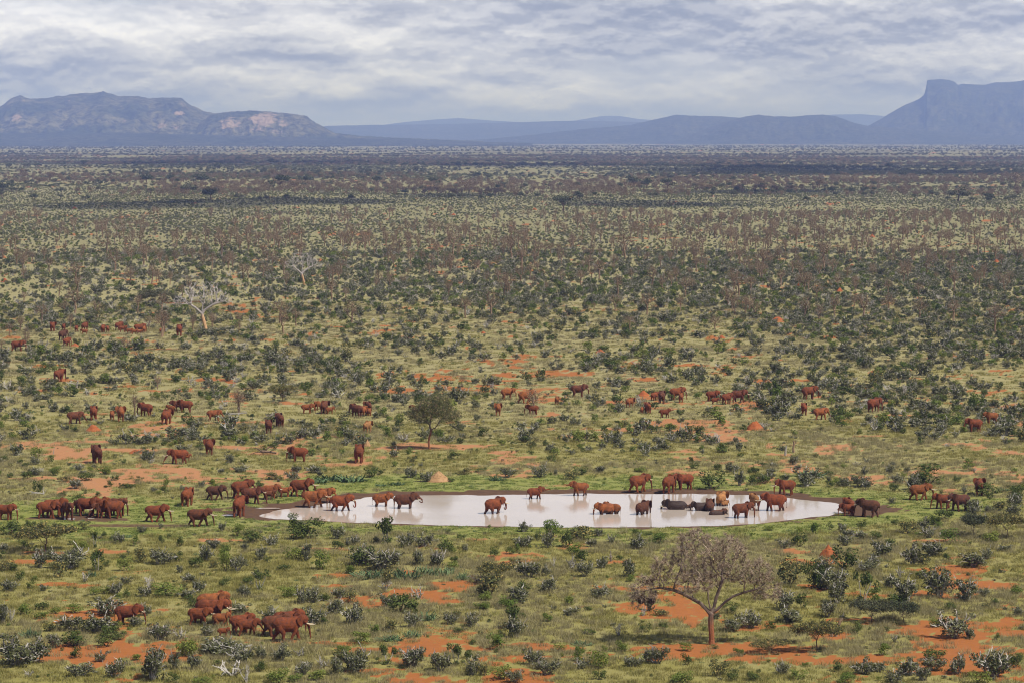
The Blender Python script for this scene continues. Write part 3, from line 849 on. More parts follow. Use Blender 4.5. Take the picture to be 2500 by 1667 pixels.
# x of the middle, y of the feet (or of the waterline), height in view, heading, pose, colour, tusks, share under water, group, label
PL, PW, PR, FG, BL, ML, MR = ('elephants on the left shore of the pond', 'elephants standing in the pond', 'elephants on the right and far shore of the pond', 'elephant herd in the foreground scrub',
                              'elephants far off near the white tree', 'elephants in the scrub left of the green acacia', 'elephants in the scrub right of the green acacia')
ELE = [
 (18, 1268, 39, -15, 's', 'r', 1, 0, PL, 'lone brown elephant at the left picture edge above a dark bush'),
 (120, 1264, 42, 2, 'w2', 'r', 0, 0, PL, 'red elephant in profile at the tail of the left shore pair'),
 (138, 1260, 44, 4, 's', 'r', 1, 0, PL, 'elephant half hidden behind the tail one of the left shore pair'),
 (167, 1267, 43, -62, 's', 'b', 1, 0, PL, 'dark elephant facing us beside the white puddle'),
 (193, 1254, 34, -105, 'c', 'b', 0, 0, PL, 'young elephant peeping out behind the left shore cluster'),
 (218, 1259, 46, -12, 's', 'r', 2, 0, PL, 'tallest red elephant of the left shore cluster with white tusks'),
 (243, 1257, 43, 10, 's', 'r', 0, 0, PL, 'elephant mostly hidden in the middle of the left shore cluster'),
 (248, 1263, 38, 205, 'g', 'b', 2, 0, PL, 'elephant with long tusks crossing leftward in the left shore cluster'),
 (270, 1264, 45, 195, 's2', 'r', 0, 0, PL, 'broad red elephant turned left at the front of the shore cluster'),
 (290, 1258, 44, -35, 'e', 'b', 1, 0, PL, 'elephant with spread ear at the right end of the shore cluster'),
 (386, 1273, 42, 0, 'w', 'r', 2, 0, PL, 'elephant striding right with straight white tusks on the green shore'),
 (490, 1284, 44, -6, 'x', 'b', 2, 0, PL, 'brown elephant walking with fanned ear nearest the muddy corner'),
 (459, 1233, 42, 75, 's', 'r', 0, 0, PL, 'elephant seen from behind alone on the bright green flat'),
 (530, 1220, 36, 0, 'w', 'd', 0, 0, PL, 'small dark elephant walking alone above the green flat'),
 (595, 1215, 44, 33, 's', 'r', 0, 0, PL, 'tall elephant angled away behind the mud left of the pond'),
 (620, 1229, 41, 5, 'w2', 'b', 1, 0, PL, 'brown elephant walking in front of the tall angled one'),
 (586, 1259, 48, 78, 'e', 'r', 1, 0, PL, 'bright red elephant from behind with wide ears on the dark mud'),
 (664, 1217, 35, 5, 's', 'o', 1, 0, PL, 'orange cow elephant standing behind a small calf'),
 (661, 1219, 24, 5, 'cw', 'b', 0, 0, PL, 'small calf beside the orange cow elephant'),
 (699, 1212, 25, 0, 'c', 'o', 0, 0, PL, 'stocky calf trailing the largest walking cow above the pond'),
 (740, 1211, 43, 0, 'w', 'r', 2, 0, PL, 'large tusked cow striding right above the pond corner'),
 (770, 1238, 42, 0, 'r', 'o', 2, 0.02, PW, 'orange elephant stepping into the pond with trunk stretched ahead'),
 (797, 1227, 37, -20, 's', 'o', 0, 0.03, PW, 'elephant half hidden behind the one stepping into the pond'),
 (838, 1246, 39, 0, 'd', 'r', 1, 0.10, PW, 'elephant drinking with curled trunk near the left of the pond'),
 (937, 1235, 32, 3, 's', 'o', 1, 0.14, PW, 'smaller orange elephant wading behind a dark drinking one'),
 (995, 1240, 36, 2, 'd2', 'd', 1, 0.17, PW, 'dark wet elephant lifting water to its mouth'),
 (1211, 1252, 38, 38, 'd', 'r', 2, 0.14, PW, 'lone red elephant drinking in mid pond with long tusks'),
 (1310, 1217, 28, 8, 'f', 'r', 0, 0.10, PW, 'young elephant spraying with raised trunk at the far waterline'),
 (1412, 1209, 33, 192, 'f', 'o', 0, 0.03, PW, 'young elephant facing left with lifted trunk on the far bank'),
 (1565, 1200, 43, 28, 'w', 'r', 1, 0, PR, 'big red elephant walking away on the far bank, left of a pair'),
 (1636, 1203, 42, 58, 's', 'r', 0, 0, PR, 'elephant turned away on the far bank, nose to nose with another'),
 (1666, 1194, 39, 203, 's', 'r', 1, 0, PR, 'elephant facing left on the far bank, nose to nose with another'),
 (1474, 1254, 27, 200, 's', 'o', 1, 0.33, PW, 'orange elephant in front of a half washed one in deep water'),
 (1490, 1252, 26, 150, 'c', 'o', 0, 0.30, PW, 'half washed grey and orange elephant pressed against another'),
 (1572, 1254, 31, 52, 'e', 'd', 0, 0.24, PW, 'dark wet elephant with one black ear fanned in mid pond'),
 (1644, 1242, 22, 180, 's', 'k', 1, 0.50, PW, 'nearly black elephant wallowing with a tusk at the water'),
 (1678, 1239, 9, 0, 'c', 'd', 0, 0.62, PW, 'calf almost under water behind the nearly black wallower'),
 (1707, 1245, 21, 188, 'c', 'g', 0, 0.42, PW, 'dark wet young elephant wallowing left of a brown one'),
 (1733, 1244, 25, 80, 's', 'd', 0, 0.40, PW, 'brown elephant seen from behind beside the wallowing young one'),
 (1757, 1255, 13, 15, 'c', 'd', 0, 0.62, PW, 'calf lying in the water with only head and back out'),
 (1762, 1232, 31, 72, 'e', 't', 0, 0.20, PW, 'golden muddy cow elephant with dark ear in the pond'),
 (1772, 1234, 13, 35, 'c', 't', 0, 0.30, PW, 'golden calf in front of the muddy golden cow'),
 (1816, 1263, 37, 18, 's', 'b', 0, 0.08, PW, 'two toned elephant nearest the right shore with trunk in water'),
 (1840, 1232, 27, 108, 's', 't', 0, 0.18, PW, 'golden elephant from behind in front of the big tusked bull'),
 (1886, 1246, 42, 180, 'w2', 'r', 2, 0.08, PW, 'big tusked bull facing left in the right of the pond'),
 (1915, 1210, 39, 196, 's2', 'r', 2, 0, PR, 'tusked elephant facing left on the far bank above the bull'),
 (2066, 1258, 30, 188, 's', 'r', 0, 0, PR, 'young elephant drinking at the right tip of the pond'),
 (2070, 1252, 37, 108, 's', 'r', 0, 0, PR, 'elephant behind the young drinker at the right pond tip'),
 (2116, 1261, 44, 160, 'w2', 'd', 1, 0, PR, 'dark broad elephant on the mud right of the pond tip'),
 (2250, 1220, 40, 8, 'w', 'o', 2, 0, PR, 'tusked orange elephant walking right in front of a large bush'),
 (2298, 1241, 37, 192, 'w2', 'r', 0, 0, PR, 'elephant facing left meeting the tusked orange walker'),
 (2339, 1247, 43, 200, 'w2', 'd', 1, 0, PR, 'dark tusked elephant following behind a smaller one at right'),
 (2391, 1206, 38, 80, 'e', 'r', 0, 0, PR, 'elephant from behind half covered by a dark round bush'),
 (318, 1525, 50, 0, 'w2', 'r', 1, 0, FG, 'lone elephant walking right ahead of the foreground herd by a dark thicket'),
 (524, 1502, 58, 14, 's', 'o', 0, 0, FG, 'dusty large elephant at the very back of the foreground herd'),
 (522, 1522, 62, -14, 'e', 'r', 2, 0, FG, 'largest red elephant with big ear and tusk in the herd centre'),
 (492, 1526, 45, -8, 'w2', 'r', 1, 0, FG, 'smaller elephant at the left front of the foreground herd'),
 (545, 1529, 35, 2, 'cw', 'o', 0, 0, FG, 'pale orange young elephant in the middle of the foreground herd'),
 (549, 1553, 23, 5, 'c', 'r', 0, 0, FG, 'tiny calf in front of the foreground herd'),
 (594, 1544, 47, 24, 's', 'r', 0, 0, FG, 'elephant with raised ear just right of the tiny calf'),
 (609, 1550, 43, 14, 'g', 'r', 0, 0, FG, 'elephant feeding in front of the one with raised ear'),
 (678, 1552, 54, 18, 'w', 'b', 0, 0, FG, 'large elephant behind the long tusked leader of the herd'),
 (708, 1546, 58, 14, 's', 'r', 0, 0, FG, 'elephant glimpsed between the two large ones at herd right'),
 (712, 1564, 63, 20, 'w', 'r', 2, 0, FG, 'nearest biggest elephant with long tusks at the herd right end'),
 (46, 857, 26, -10, 's2', 'r', 1, 0, BL, 'tusked elephant beside a brown bare tree at far left'),
 (129, 809, 22, 90, 'e', 'r', 0, 0, BL, 'elephant seen from behind, leftmost of the distant upper herd'),
 (156, 807, 16, 90, 'c', 'r', 0, 0, BL, 'calf just above a dark adult in the distant left herd'),
 (156, 831, 25, 60, 's', 'd', 0, 0, BL, 'dark adult walking away in the distant left herd'),
 (165, 845, 21, 60, 's', 'r', 0, 0, BL, 'elephant below the dark adult in the distant left herd'),
 (187, 810, 15, 90, 'c', 'r', 0, 0, BL, 'small juvenile alone between bare trees in the distant herd'),
 (208, 807, 20, 70, 's', 'r', 0, 0, BL, 'adult behind an orange juvenile in the distant left herd'),
 (204, 817, 14, 185, 'c', 'o', 0, 0, BL, 'orange juvenile in profile in the distant left herd'),
 (252, 812, 19, 86, 's', 'r', 0, 0, BL, 'left one of two distant elephants side by side'),
 (263, 812, 16, 100, 'c', 'o', 0, 0, BL, 'right smaller one of two distant elephants side by side'),
 (292, 807, 21, 60, 's', 'r', 0, 0, BL, 'leading adult at the left of the tight distant file'),
 (302, 811, 16, -5, 'c', 'o', 0, 0, BL, 'orange back right behind the leading adult of the distant file'),
 (318, 815, 14, 2, 'c', 'o', 0, 0, BL, 'low orange youngster in the middle of the distant file'),
 (330, 816, 13, 0, 'c', 'o', 0, 0, BL, 'lowest orange back in the distant file behind shrubs'),
 (342, 816, 12, 10, 'c', 'o', 0, 0, BL, 'small calf below the dark eared cow in the distant file'),
 (343, 812, 22, 30, 'e', 'r', 0, 0, BL, 'dark eared cow at the right end of the distant file'),
 (352, 813, 17, 88, 'c', 'o', 0, 0, BL, 'rump of a young elephant right of the dark eared cow'),
 (397, 815, 15, 60, 'c', 'o', 0, 0, BL, 'elephant screened by a brown bare tree in the distance'),
 (438, 820, 27, 90, 's', 'r', 0, 0, BL, 'elephant from behind just left of the big white tree trunk'),
 (147, 931, 30, 62, 'x', 'r', 0, 0, BL, 'lone elephant with dark ear walking away in left scrub'),
 (186, 1034, 31, 24, 'g', 'b', 0, 0, ML, 'brown elephant browsing at the left above a red mound'),
 (229, 1024, 32, 95, 's', 'r', 0, 0, ML, 'slim elephant from behind between the browsing one and a calf'),
 (274, 1024, 21, 92, 'c', 'o', 0, 0, ML, 'orange calf seen from behind next to its mother'),
 (295, 1028, 35, 98, 'e', 'o', 0, 0, ML, 'mother elephant from behind right of the orange calf'),
 (353, 1015, 32, 150, 's', 'r', 0, 0, ML, 'elephant facing away left beside a thin bare tree'),
 (408, 1034, 34, 74, 'e', 'r', 0, 0, ML, 'elephant from behind in front of a small trio'),
 (414, 1006, 18, 165, 'c', 'o', 0, 0, ML, 'juvenile at the left of a small trio'),
 (430, 1003, 26, 200, 's', 'b', 1, 0, ML, 'half hidden tusked elephant in the middle of a trio'),
 (450, 1006, 30, 170, 's', 'r', 0, 0, ML, 'large elephant at the right of a small trio'),
 (525, 1027, 28, 20, 'g', 'o', 0, 0, ML, 'orange elephant wading through grey shrubs by a fallen log'),
 (236, 1130, 43, 108, 's', 'b', 1, 0, ML, 'tall dark elephant from behind on open red ground at left'),
 (432, 1132, 37, 192, 'g', 'r', 2, 0, ML, 'long tusked elephant facing left with a calf behind'),
 (459, 1123, 16, 15, 'c', 'o', 0, 0, ML, 'calf hidden behind the long tusked elephant facing left'),
 (511, 1109, 36, 95, 'e', 'r', 0, 0, ML, 'elephant from behind with both ears out on tan sand'),
 (656, 1056, 31, 95, 's', 'b', 0, 0, ML, 'narrow dark elephant from behind, lower of two in grey shrubs'),
 (682, 1042, 33, 108, 's', 'b', 0, 0, ML, 'elephant from behind, upper of two in grey shrubs'),
 (753, 1009, 24, 0, 's', 'o', 0, 0, ML, 'orange elephant in profile at the left of a busy group'),
 (774, 1001, 23, -110, 's', 'o', 0, 0, ML, 'elephant facing us at the back of a busy group'),
 (793, 1009, 30, 78, 'e', 'b', 0, 0, ML, 'elephant with black fanned ear in a busy group'),
 (808, 1010, 18, 15, 'c', 'o', 0, 0, ML, 'calf tucked right of the black eared elephant'),
 (868, 1017, 31, 140, 's', 'b', 0, 0, ML, 'big dark elephant at the left of a close foursome'),
 (889, 1014, 23, 70, 's', 'o', 0, 0, ML, 'light elephant squeezed behind the dark one in the foursome'),
 (898, 1006, 26, 110, 'e', 'b', 0, 0, ML, 'adult at the back right of a close foursome'),
 (902, 1014, 18, 82, 'c', 'o', 0, 0, ML, 'calf at the right front of a close foursome'),
 (898, 1056, 28, 68, 'e', 't', 0, 0, ML, 'pale tan elephant with dark ear alone below the foursome'),
 (725, 1127, 37, 180, 's', 'r', 1, 0, ML, 'dark red elephant in clean left profile near a fallen trunk'),
 (877, 1128, 42, 86, 's', 'r', 0, 0, ML, 'red elephant from behind below an orange mound'),
 (1012, 1012, 23, 155, 's', 'r', 0, 0, MR, 'elephant peeking out left of the green acacia crown'),
 (1242, 974, 27, 12, 'e', 'o', 1, 0, MR, 'orange elephant with black ear by white dead shrubs'),
 (1287, 984, 31, 24, 'w', 'o', 0, 0, MR, 'orange elephant walking away behind a forked bare shrub'),
 (1216, 1013, 28, 90, 'e', 'o', 0, 0, MR, 'elephant from behind with both dark ears out in grass'),
 (1297, 1012, 25, 190, 's', 'r', 1, 0, MR, 'elephant facing left behind a dead forked tree'),
 (1360, 986, 19, 80, 's', 'o', 0, 0, MR, 'small orange rump behind a green bush'),
 (1416, 969, 31, 2, 's', 'b', 1, 0, MR, 'brown tusked elephant in profile behind white dead shrubs'),
 (1539, 994, 23, 55, 'e', 'o', 0, 0, MR, 'elephant half hidden by a bush left of a cow and calf'),
 (1568, 1008, 15, 75, 'c', 'o', 0, 0, MR, 'calf beside its mother seen from behind'),
 (1581, 1008, 26, 100, 's', 'r', 0, 0, MR, 'mother elephant from behind right of a calf'),
 (1600, 977, 21, 45, 's', 'r', 0, 0, MR, 'bright elephant partly behind a brown one right of a red mound'),
 (1616, 984, 30, 80, 's', 'd', 0, 0, MR, 'brown elephant from behind right of a red mound'),
 (1656, 976, 31, 18, 's', 'r', 2, 0, MR, 'large elephant with upcurved tusk behind a young one'),
 (1663, 981, 22, 80, 's', 'o', 0, 0, MR, 'young elephant standing against the upcurved tusker'),
 (1626, 1019, 22, 8, 'cr', 'r', 0, 0, MR, 'young elephant with tail lifted alone below a tan clearing'),
 (1742, 979, 26, 3, 's', 'r', 2, 0, MR, 'long tusked elephant standing over a calf'),
 (1748, 986, 16, 5, 'c', 'r', 0, 0, MR, 'calf at the feet of a long tusked elephant'),
 (1777, 986, 27, 38, 's', 'r', 0, 0, MR, 'elephant close behind a large tusker, left of it'),
 (1807, 981, 30, 0, 'w2', 'b', 2, 0, MR, 'large tusker heading right at the end of a row'),
 (1979, 974, 32, 20, 's', 'r', 2, 0, MR, 'tall lone elephant with pale tusk, uppermost at right'),
 (1963, 1012, 28, 86, 's', 'r', 0, 0, MR, 'elephant from behind standing left of an orange browser'),
 (2006, 1024, 30, 20, 'g', 'o', 0, 0, MR, 'orange browser with tusk among shrubs at right'),
 (2137, 1005, 34, 38, 's', 'r', 0, 0, MR, 'solitary elephant with hanging trunk in right hand grass'),
 (2375, 1054, 33, 188, 's', 'r', 0, 0, MR, 'red elephant facing left in front of an orange one at far right'),
 (2417, 1034, 29, 198, 's', 'o', 1, 0, MR, 'orange tusked elephant, furthest right in the scrub'),
]
EBOX = []
for (cx, yf, h, head, pose, hue, tk, sf, grp, lab) in ELE:
    wet = sf > 0
    z0 = WATER_Z if wet else 0.0
    x, y = ground_pt(cx, yf, z0)
    if not wet:
        z0 = float(ground_z(np.array([x]), np.array([y]))[0])
        x, y = ground_pt(cx, yf, z0)
        z0 = float(ground_z(np.array([x]), np.array([y]))[0]) - 0.03
    dep = y * CP + (HC - z0) * SP
    tall = h / (1 - sf) / FPX * dep
    s = tall / EMESH[pose]['top'] / CP
    s = min(s, 1.22)
    tall = s * EMESH[pose]['top']
    a = R(head)
    ox, oy = -0.38 * s * math.cos(a), -0.38 * s * math.sin(a)
    o = add_obj('elephant', EMESH[pose], loc=(x + ox, y + oy, z0 - sf * tall), rot=(0, 0, a), scale=(s * random.uniform(.97, 1.03), s * random.uniform(.95, 1.06), s))
    c = HUE[hue]; j = random.uniform(0.86, 1.14)
    wl = 0.0
    if wet: wl = min(1.0, sf + 0.03 + (0.45 if hue in 'kg' else 0.12))
    o.color = (min(1, c[0] * j), min(1, c[1] * j * random.uniform(.95, 1.06)), c[2] * j, 1.0 - wl)
    tag(o, lab, 'elephant', grp)
    if tk:
        for tm in TUSK[tk, POSES[pose].get('head', 0.0)]:
            add_obj('tusk', tm, o)
    wpx = (abs(math.cos(a)) * 2.0 + abs(math.sin(a)) * 0.9) * s * FPX / dep
    EBOX.append((cx, yf, wpx, h))
EBOX = np.array(EBOX)
EOFF = None

# ------------------------------------------------------------------ plants: generators
class Soup:
    """collects triangles and quads with a material index"""
    def __init__(self): self.V, self.F, self.M = [], [], []

    def tri(self, P, mi):
        P = np.asarray(P, float).reshape(-1, 3)
        o = len(self.V)
        self.V += P.tolist()
        n = len(P) // 3
        self.F += [(o + 3 * k, o + 3 * k + 1, o + 3 * k + 2) for k in range(n)]
        self.M += [mi] * n

    def limb(self, pts, r0, r1, mi, seg=4):
        pts = [np.asarray(p, float) for p in pts]
        n = len(pts)
        o = len(self.V)
        for i, p in enumerate(pts):
            t = pts[min(i + 1, n - 1)] - pts[max(i - 1, 0)]
            t = t / (np.linalg.norm(t) + 1e-9)
            a = np.cross(t, (0.31, 0.72, 0.2)); a /= np.linalg.norm(a) + 1e-9
            b = np.cross(t, a)
            r = r0 + (r1 - r0) * i / max(1, n - 1)
            for k in range(seg):
                an = 2 * math.pi * k / seg
                self.V.append((p + r * (a * math.cos(an) + b * math.sin(an))).tolist())
        for i in range(n - 1):
            for k in range(seg):
                q, w = o + i * seg + k, o + i * seg + (k + 1) % seg
                self.F.append((q, w, w + seg, q + seg)); self.M.append(mi)

    def mesh(self, name, mats):
        return mesh_from(name, self.V, self.F, mats, self.M)


def leaf_tris(rng, centers, size, out=None, jitter=0.35, flat=0.0):
    """one small triangle at each centre, roughly facing outwards"""
    n = len(centers)
    nrm = rng.normal(size=(n, 3)) * 0.8
    if out is not None: nrm += out * 1.1
    nrm[:, 2] += flat + 0.35
    nrm /= np.linalg.norm(nrm, axis=1)[:, None]
    a = np.cross(nrm, rng.normal(size=(n, 3)))
    a /= np.linalg.norm(a, axis=1)[:, None] + 1e-9
    b = np.cross(nrm, a)
    s = size * rng.uniform(0.65, 1.4, (n, 1))
    ang = rng.uniform(0, 6.28, (n, 1))
    P = np.empty((n, 3, 3))
    for k in range(3):
        th = ang + k * 2.094 + rng.uniform(-.4, .4, (n, 1))
        P[:, k] = centers + s * (a * np.cos(th) + b * np.sin(th))
    return P.reshape(-1, 3)


def lobe_points(rng, n, c, r):
    d = rng.normal(size=(n, 3))
    d /= np.linalg.norm(d, axis=1)[:, None]
    rad = rng.uniform(0.45, 1.0, (n, 1)) ** 0.6
    return np.array(c) + d * rad * np.array(r), d


def wander(rng, p0, d0, length, n=5, bend=0.25, up=0.05):
    p = np.array(p0, float); d = np.array(d0, float); d /= np.linalg.norm(d)
    out = [p.copy()]
    for _ in range(n):
        d = d + rng.normal(size=3) * bend + np.array([0, 0, up])
        d /= np.linalg.norm(d)
        p = p + d * length / n
        out.append(p.copy())
    return out


def shrub_meshes(kind, seed, big=True):
    """a shrub one metre high and about one metre wide: (foliage soup, branch soup)"""
    rng = np.random.default_rng(seed)
    fo, br = Soup(), Soup()
    q = 1.0 if big else 0.45
    if kind == 'grey_shrub':
        ns = rng.integers(5, 8)
        for k in range(ns):
            an = 6.28 * k / ns + rng.uniform(-.5, .5)
            lean = rng.uniform(0.15, 0.75)
            st = wander(rng, (0.05 * math.cos(an), 0.05 * math.sin(an), -.03), (lean * math.cos(an), lean * math.sin(an), 1.0), rng.uniform(.6, .95), 5, .16)
            br.limb(st, .030, .018, 0, 3)
            for m in range(2 + int(2 * q)):
                i = rng.integers(2, 5)
                tw = wander(rng, st[i], st[i] - st[i - 1] + rng.normal(size=3) * .12, rng.uniform(.18, .36), 3, .3, .1)
                br.limb(tw, .021, .010, 0, 3)
                if rng.random() < .62:
                    c = tw[-1]
                    P, d = lobe_points(rng, int(46 * q), c * np.array([1, 1, .96]), (rng.uniform(.10, .17), rng.uniform(.10, .17), rng.uniform(.09, .16)))
                    fo.tri(leaf_tris(rng, P, .038 / q ** .5, d), 0)
                else:
                    dead = wander(rng, tw[-1], tw[-1] - tw[-2] + np.array([0, 0, .05]), rng.uniform(.15, .3), 3, .35, .05)
                    br.limb(dead, .021, .008, 0, 3)
            P, d = lobe_points(rng, int(60 * q), st[4] * np.array([.85, .85, .85]), (.17, .17, .16))
            fo.tri(leaf_tris(rng, P, .040 / q ** .5, d), 0)
        for k in range(5):
            an = rng.uniform(0, 6.28)
            c = (.24 * math.cos(an), .24 * math.sin(an), rng.uniform(.18, .5))
            P, d = lobe_points(rng, int(44 * q), c, (.2, .2, .17))
            fo.tri(leaf_tris(rng, P, .042 / q ** .5, d), 0)
    elif kind in ('green_bush', 'dark_bush'):
        nl = rng.integers(6, 10)
        for k in range(4):
            an = 6.28 * k / 4 + rng.uniform(-.5, .5)
            br.limb(wander(rng, (0, 0, -.03), (.5 * math.cos(an), .5 * math.sin(an), 1), .5, 3, .2), .022, .010, 0, 3)
        for k in range(nl):
            an = rng.uniform(0, 6.28); rr = .36 * math.sqrt(rng.random())
            h = rng.uniform(.30, .82) * (1 - .35 * rr)
            c = (rr * math.cos(an), rr * math.sin(an), h)
            s = rng.uniform(.16, .27)
            P, d = lobe_points(rng, int(80 * q), c, (s, s, s * .85))
            P[:, 2] = np.maximum(P[:, 2], .02)
            fo.tri(leaf_tris(rng, P, .040 / q ** .5, d), 0)
        P, d = lobe_points(rng, int(90 * q), (0, 0, .3), (.40, .40, .28))
        P[:, 2] = np.maximum(P[:, 2], .02)
        fo.tri(leaf_tris(rng, P, .050 / q ** .5, d), 0)
    elif kind == 'dead_shrub':
        ns = rng.integers(6, 9)
        for k in range(ns):
            an = 6.28 * k / ns + rng.uniform(-.5, .5)
            lean = rng.uniform(0.2, 0.8)
            st = wander(rng, (0.03 * math.cos(an), 0.03 * math.sin(an), -.03), (lean * math.cos(an), lean * math.sin(an), 1.0), rng.uniform(.55, 1.0), 5, .24)
            br.limb(st, .038, .016, 0, 3)
            for m in range(2):
                i = rng.integers(2, 5)
                br.limb(wander(rng, st[i], st[i] - st[i - 1] + rng.normal(size=3) * .15, rng.uniform(.2, .4), 3, .35), .024, .010, 0, 3)
        for k in range(3):
            an = rng.uniform(0, 6.28)
            P, d = lobe_points(rng, int(24 * q), (.2 * math.cos(an), .2 * math.sin(an), .16), (.16, .16, .13))
            fo.tri(leaf_tris(rng, P, .040 / q ** .5, d), 0)
    elif kind == 'succulent_clump':
        for k in range(int(70 * q)):
            an = rng.uniform(0, 6.28); rr = .5 * math.sqrt(rng.random())
            p = (rr * math.cos(an), rr * math.sin(an), -.02)
            h = rng.uniform(.35, .95) * (1 - .8 * rr)
            fo.limb(wander(rng, p, rng.normal(size=3) * .35 + np.array([rr * math.cos(an), rr * math.sin(an), 1]), h, 3, .2), .045, .022, 0, 3)
    elif kind == 'stemmed_shrub':
        for k in range(3):
            an = 6.28 * k / 3 + rng.uniform(-.5, .5)
            st = wander(rng, (.05 * math.cos(an), .05 * math.sin(an), -.03), (.28 * math.cos(an), .28 * math.sin(an), 1), .62, 4, .14)
            br.limb(st, .030, .016, 0, 4)
            for m in range(3):
                c = st[-1] + rng.normal(size=3) * np.array([.12, .12, .09]) + np.array([0, 0, .12])
                P, d = lobe_points(rng, int(60 * q), c, (.16, .16, .14))
                fo.tri(leaf_tris(rng, P, .042 / q ** .5, d), 0)
                br.limb([st[-1], st[-1] * .4 + c * .6], .014, .006, 0, 3)
        for k in range(3):
            an = rng.uniform(0, 6.28)
            P, d = lobe_points(rng, int(30 * q), (.16 * math.cos(an), .16 * math.sin(an), .12), (.14, .14, .11))
            fo.tri(leaf_tris(rng, P, .042 / q ** .5, d), 0)
    return fo, br


KINDS = {
    'grey_shrub': ('leaf_dark', 'twig_grey'), 'green_bush': ('leaf_green', 'bark_brown'), 'dark_bush': ('leaf_deep', 'bark_brown'),
    'dead_shrub': ('leaf_dark', 'twig_grey'), 'succulent_clump': ('leaf_blue', 'bark_brown'), 'stemmed_shrub': ('leaf_deep', 'twig_grey'), 'olive_bush': ('leaf_olive', 'bark_brown'),
}
NVAR = 10
SHRUB, SHRUB1 = {}, {}
for ki, (k, (lf, bk)) in enumerate(KINDS.items()):
    SHRUB[k], SHRUB1[k] = [], []
    for v in range(NVAR):
        fo, br = shrub_meshes('green_bush' if k == 'olive_bush' else k, 100 * ki + v)
        SHRUB[k].append((fo.mesh('foliage', [M[lf]]), br.mesh('branches', [M[bk]]) if br.V else None))
        fo, br = shrub_meshes('green_bush' if k == 'olive_bush' else k, 100 * ki + v, big=False)
        o = len(fo.V)
        SHRUB1[k].append(mesh_from(k, fo.V + br.V, fo.F + [tuple(i + o for i in f) for f in br.F], [M[lf], M[bk]], fo.M + [1] * len(br.F)))


# ------------------------------------------------------------------ trees: branches grow towards points of the crown
def grow(att, trunk, step, kill, infl, iters=60, seed=0, limbs=()):
    rng = np.random.default_rng(seed)
    pos = [np.array(p, float) for p in trunk]
    par = [-1] + list(range(len(trunk) - 1))
    nt = len(trunk)
    for st, pts in limbs:
        for j, p in enumerate(pts):
            par.append(st if j == 0 else len(pos) - 1)
            pos.append(np.array(p, float))
    att = np.array(att, float)
    stuck = set()
    for _ in range(iters):
        if not len(att): break
        P = np.array(pos)
        d = np.linalg.norm(att[:, None, :] - P[None, :, :], axis=2)
        d[:, :max(1, nt - 1)] += 1e3                        # the bole stays bare
        near = d.argmin(1); dm = d[np.arange(len(att)), near]
        ok = dm < infl
        if not ok.any(): break
        new = []
        for nd in np.unique(near[ok]):
            sel = ok & (near == nd)
            v = att[sel] - P[nd]
            v = (v / np.linalg.norm(v, axis=1)[:, None]).mean(0) + rng.normal(size=3) * 0.22
            v /= np.linalg.norm(v) + 1e-9
            if np.linalg.norm(P - (P[nd] + v * step), axis=1).min() < step * .35:
                far = np.where(sel)[0][rng.integers(0, sel.sum())]
                v = att[far] - P[nd]; v /= np.linalg.norm(v) + 1e-9
            new.append((nd, P[nd] + v * step))
        added = 0
        for nd, p in new:
            if min(np.linalg.norm(p - P[nd]), 9) < 1e-4: continue
            pos.append(p); par.append(int(nd)); added += 1
        if not added: break
        P = np.array(pos)
        d = np.linalg.norm(att[:, None, :] - P[None, -added:, :], axis=2).min(1)
        att = att[d > kill]
    n = len(pos)
    w = np.zeros(n); nch = np.zeros(n, int)
    for i in range(n - 1, 0, -1):
        if nch[i] == 0: w[i] = 1.0
        w[par[i]] += w[i]; nch[par[i]] += 1
    return np.array(pos), np.array(par), w, nch


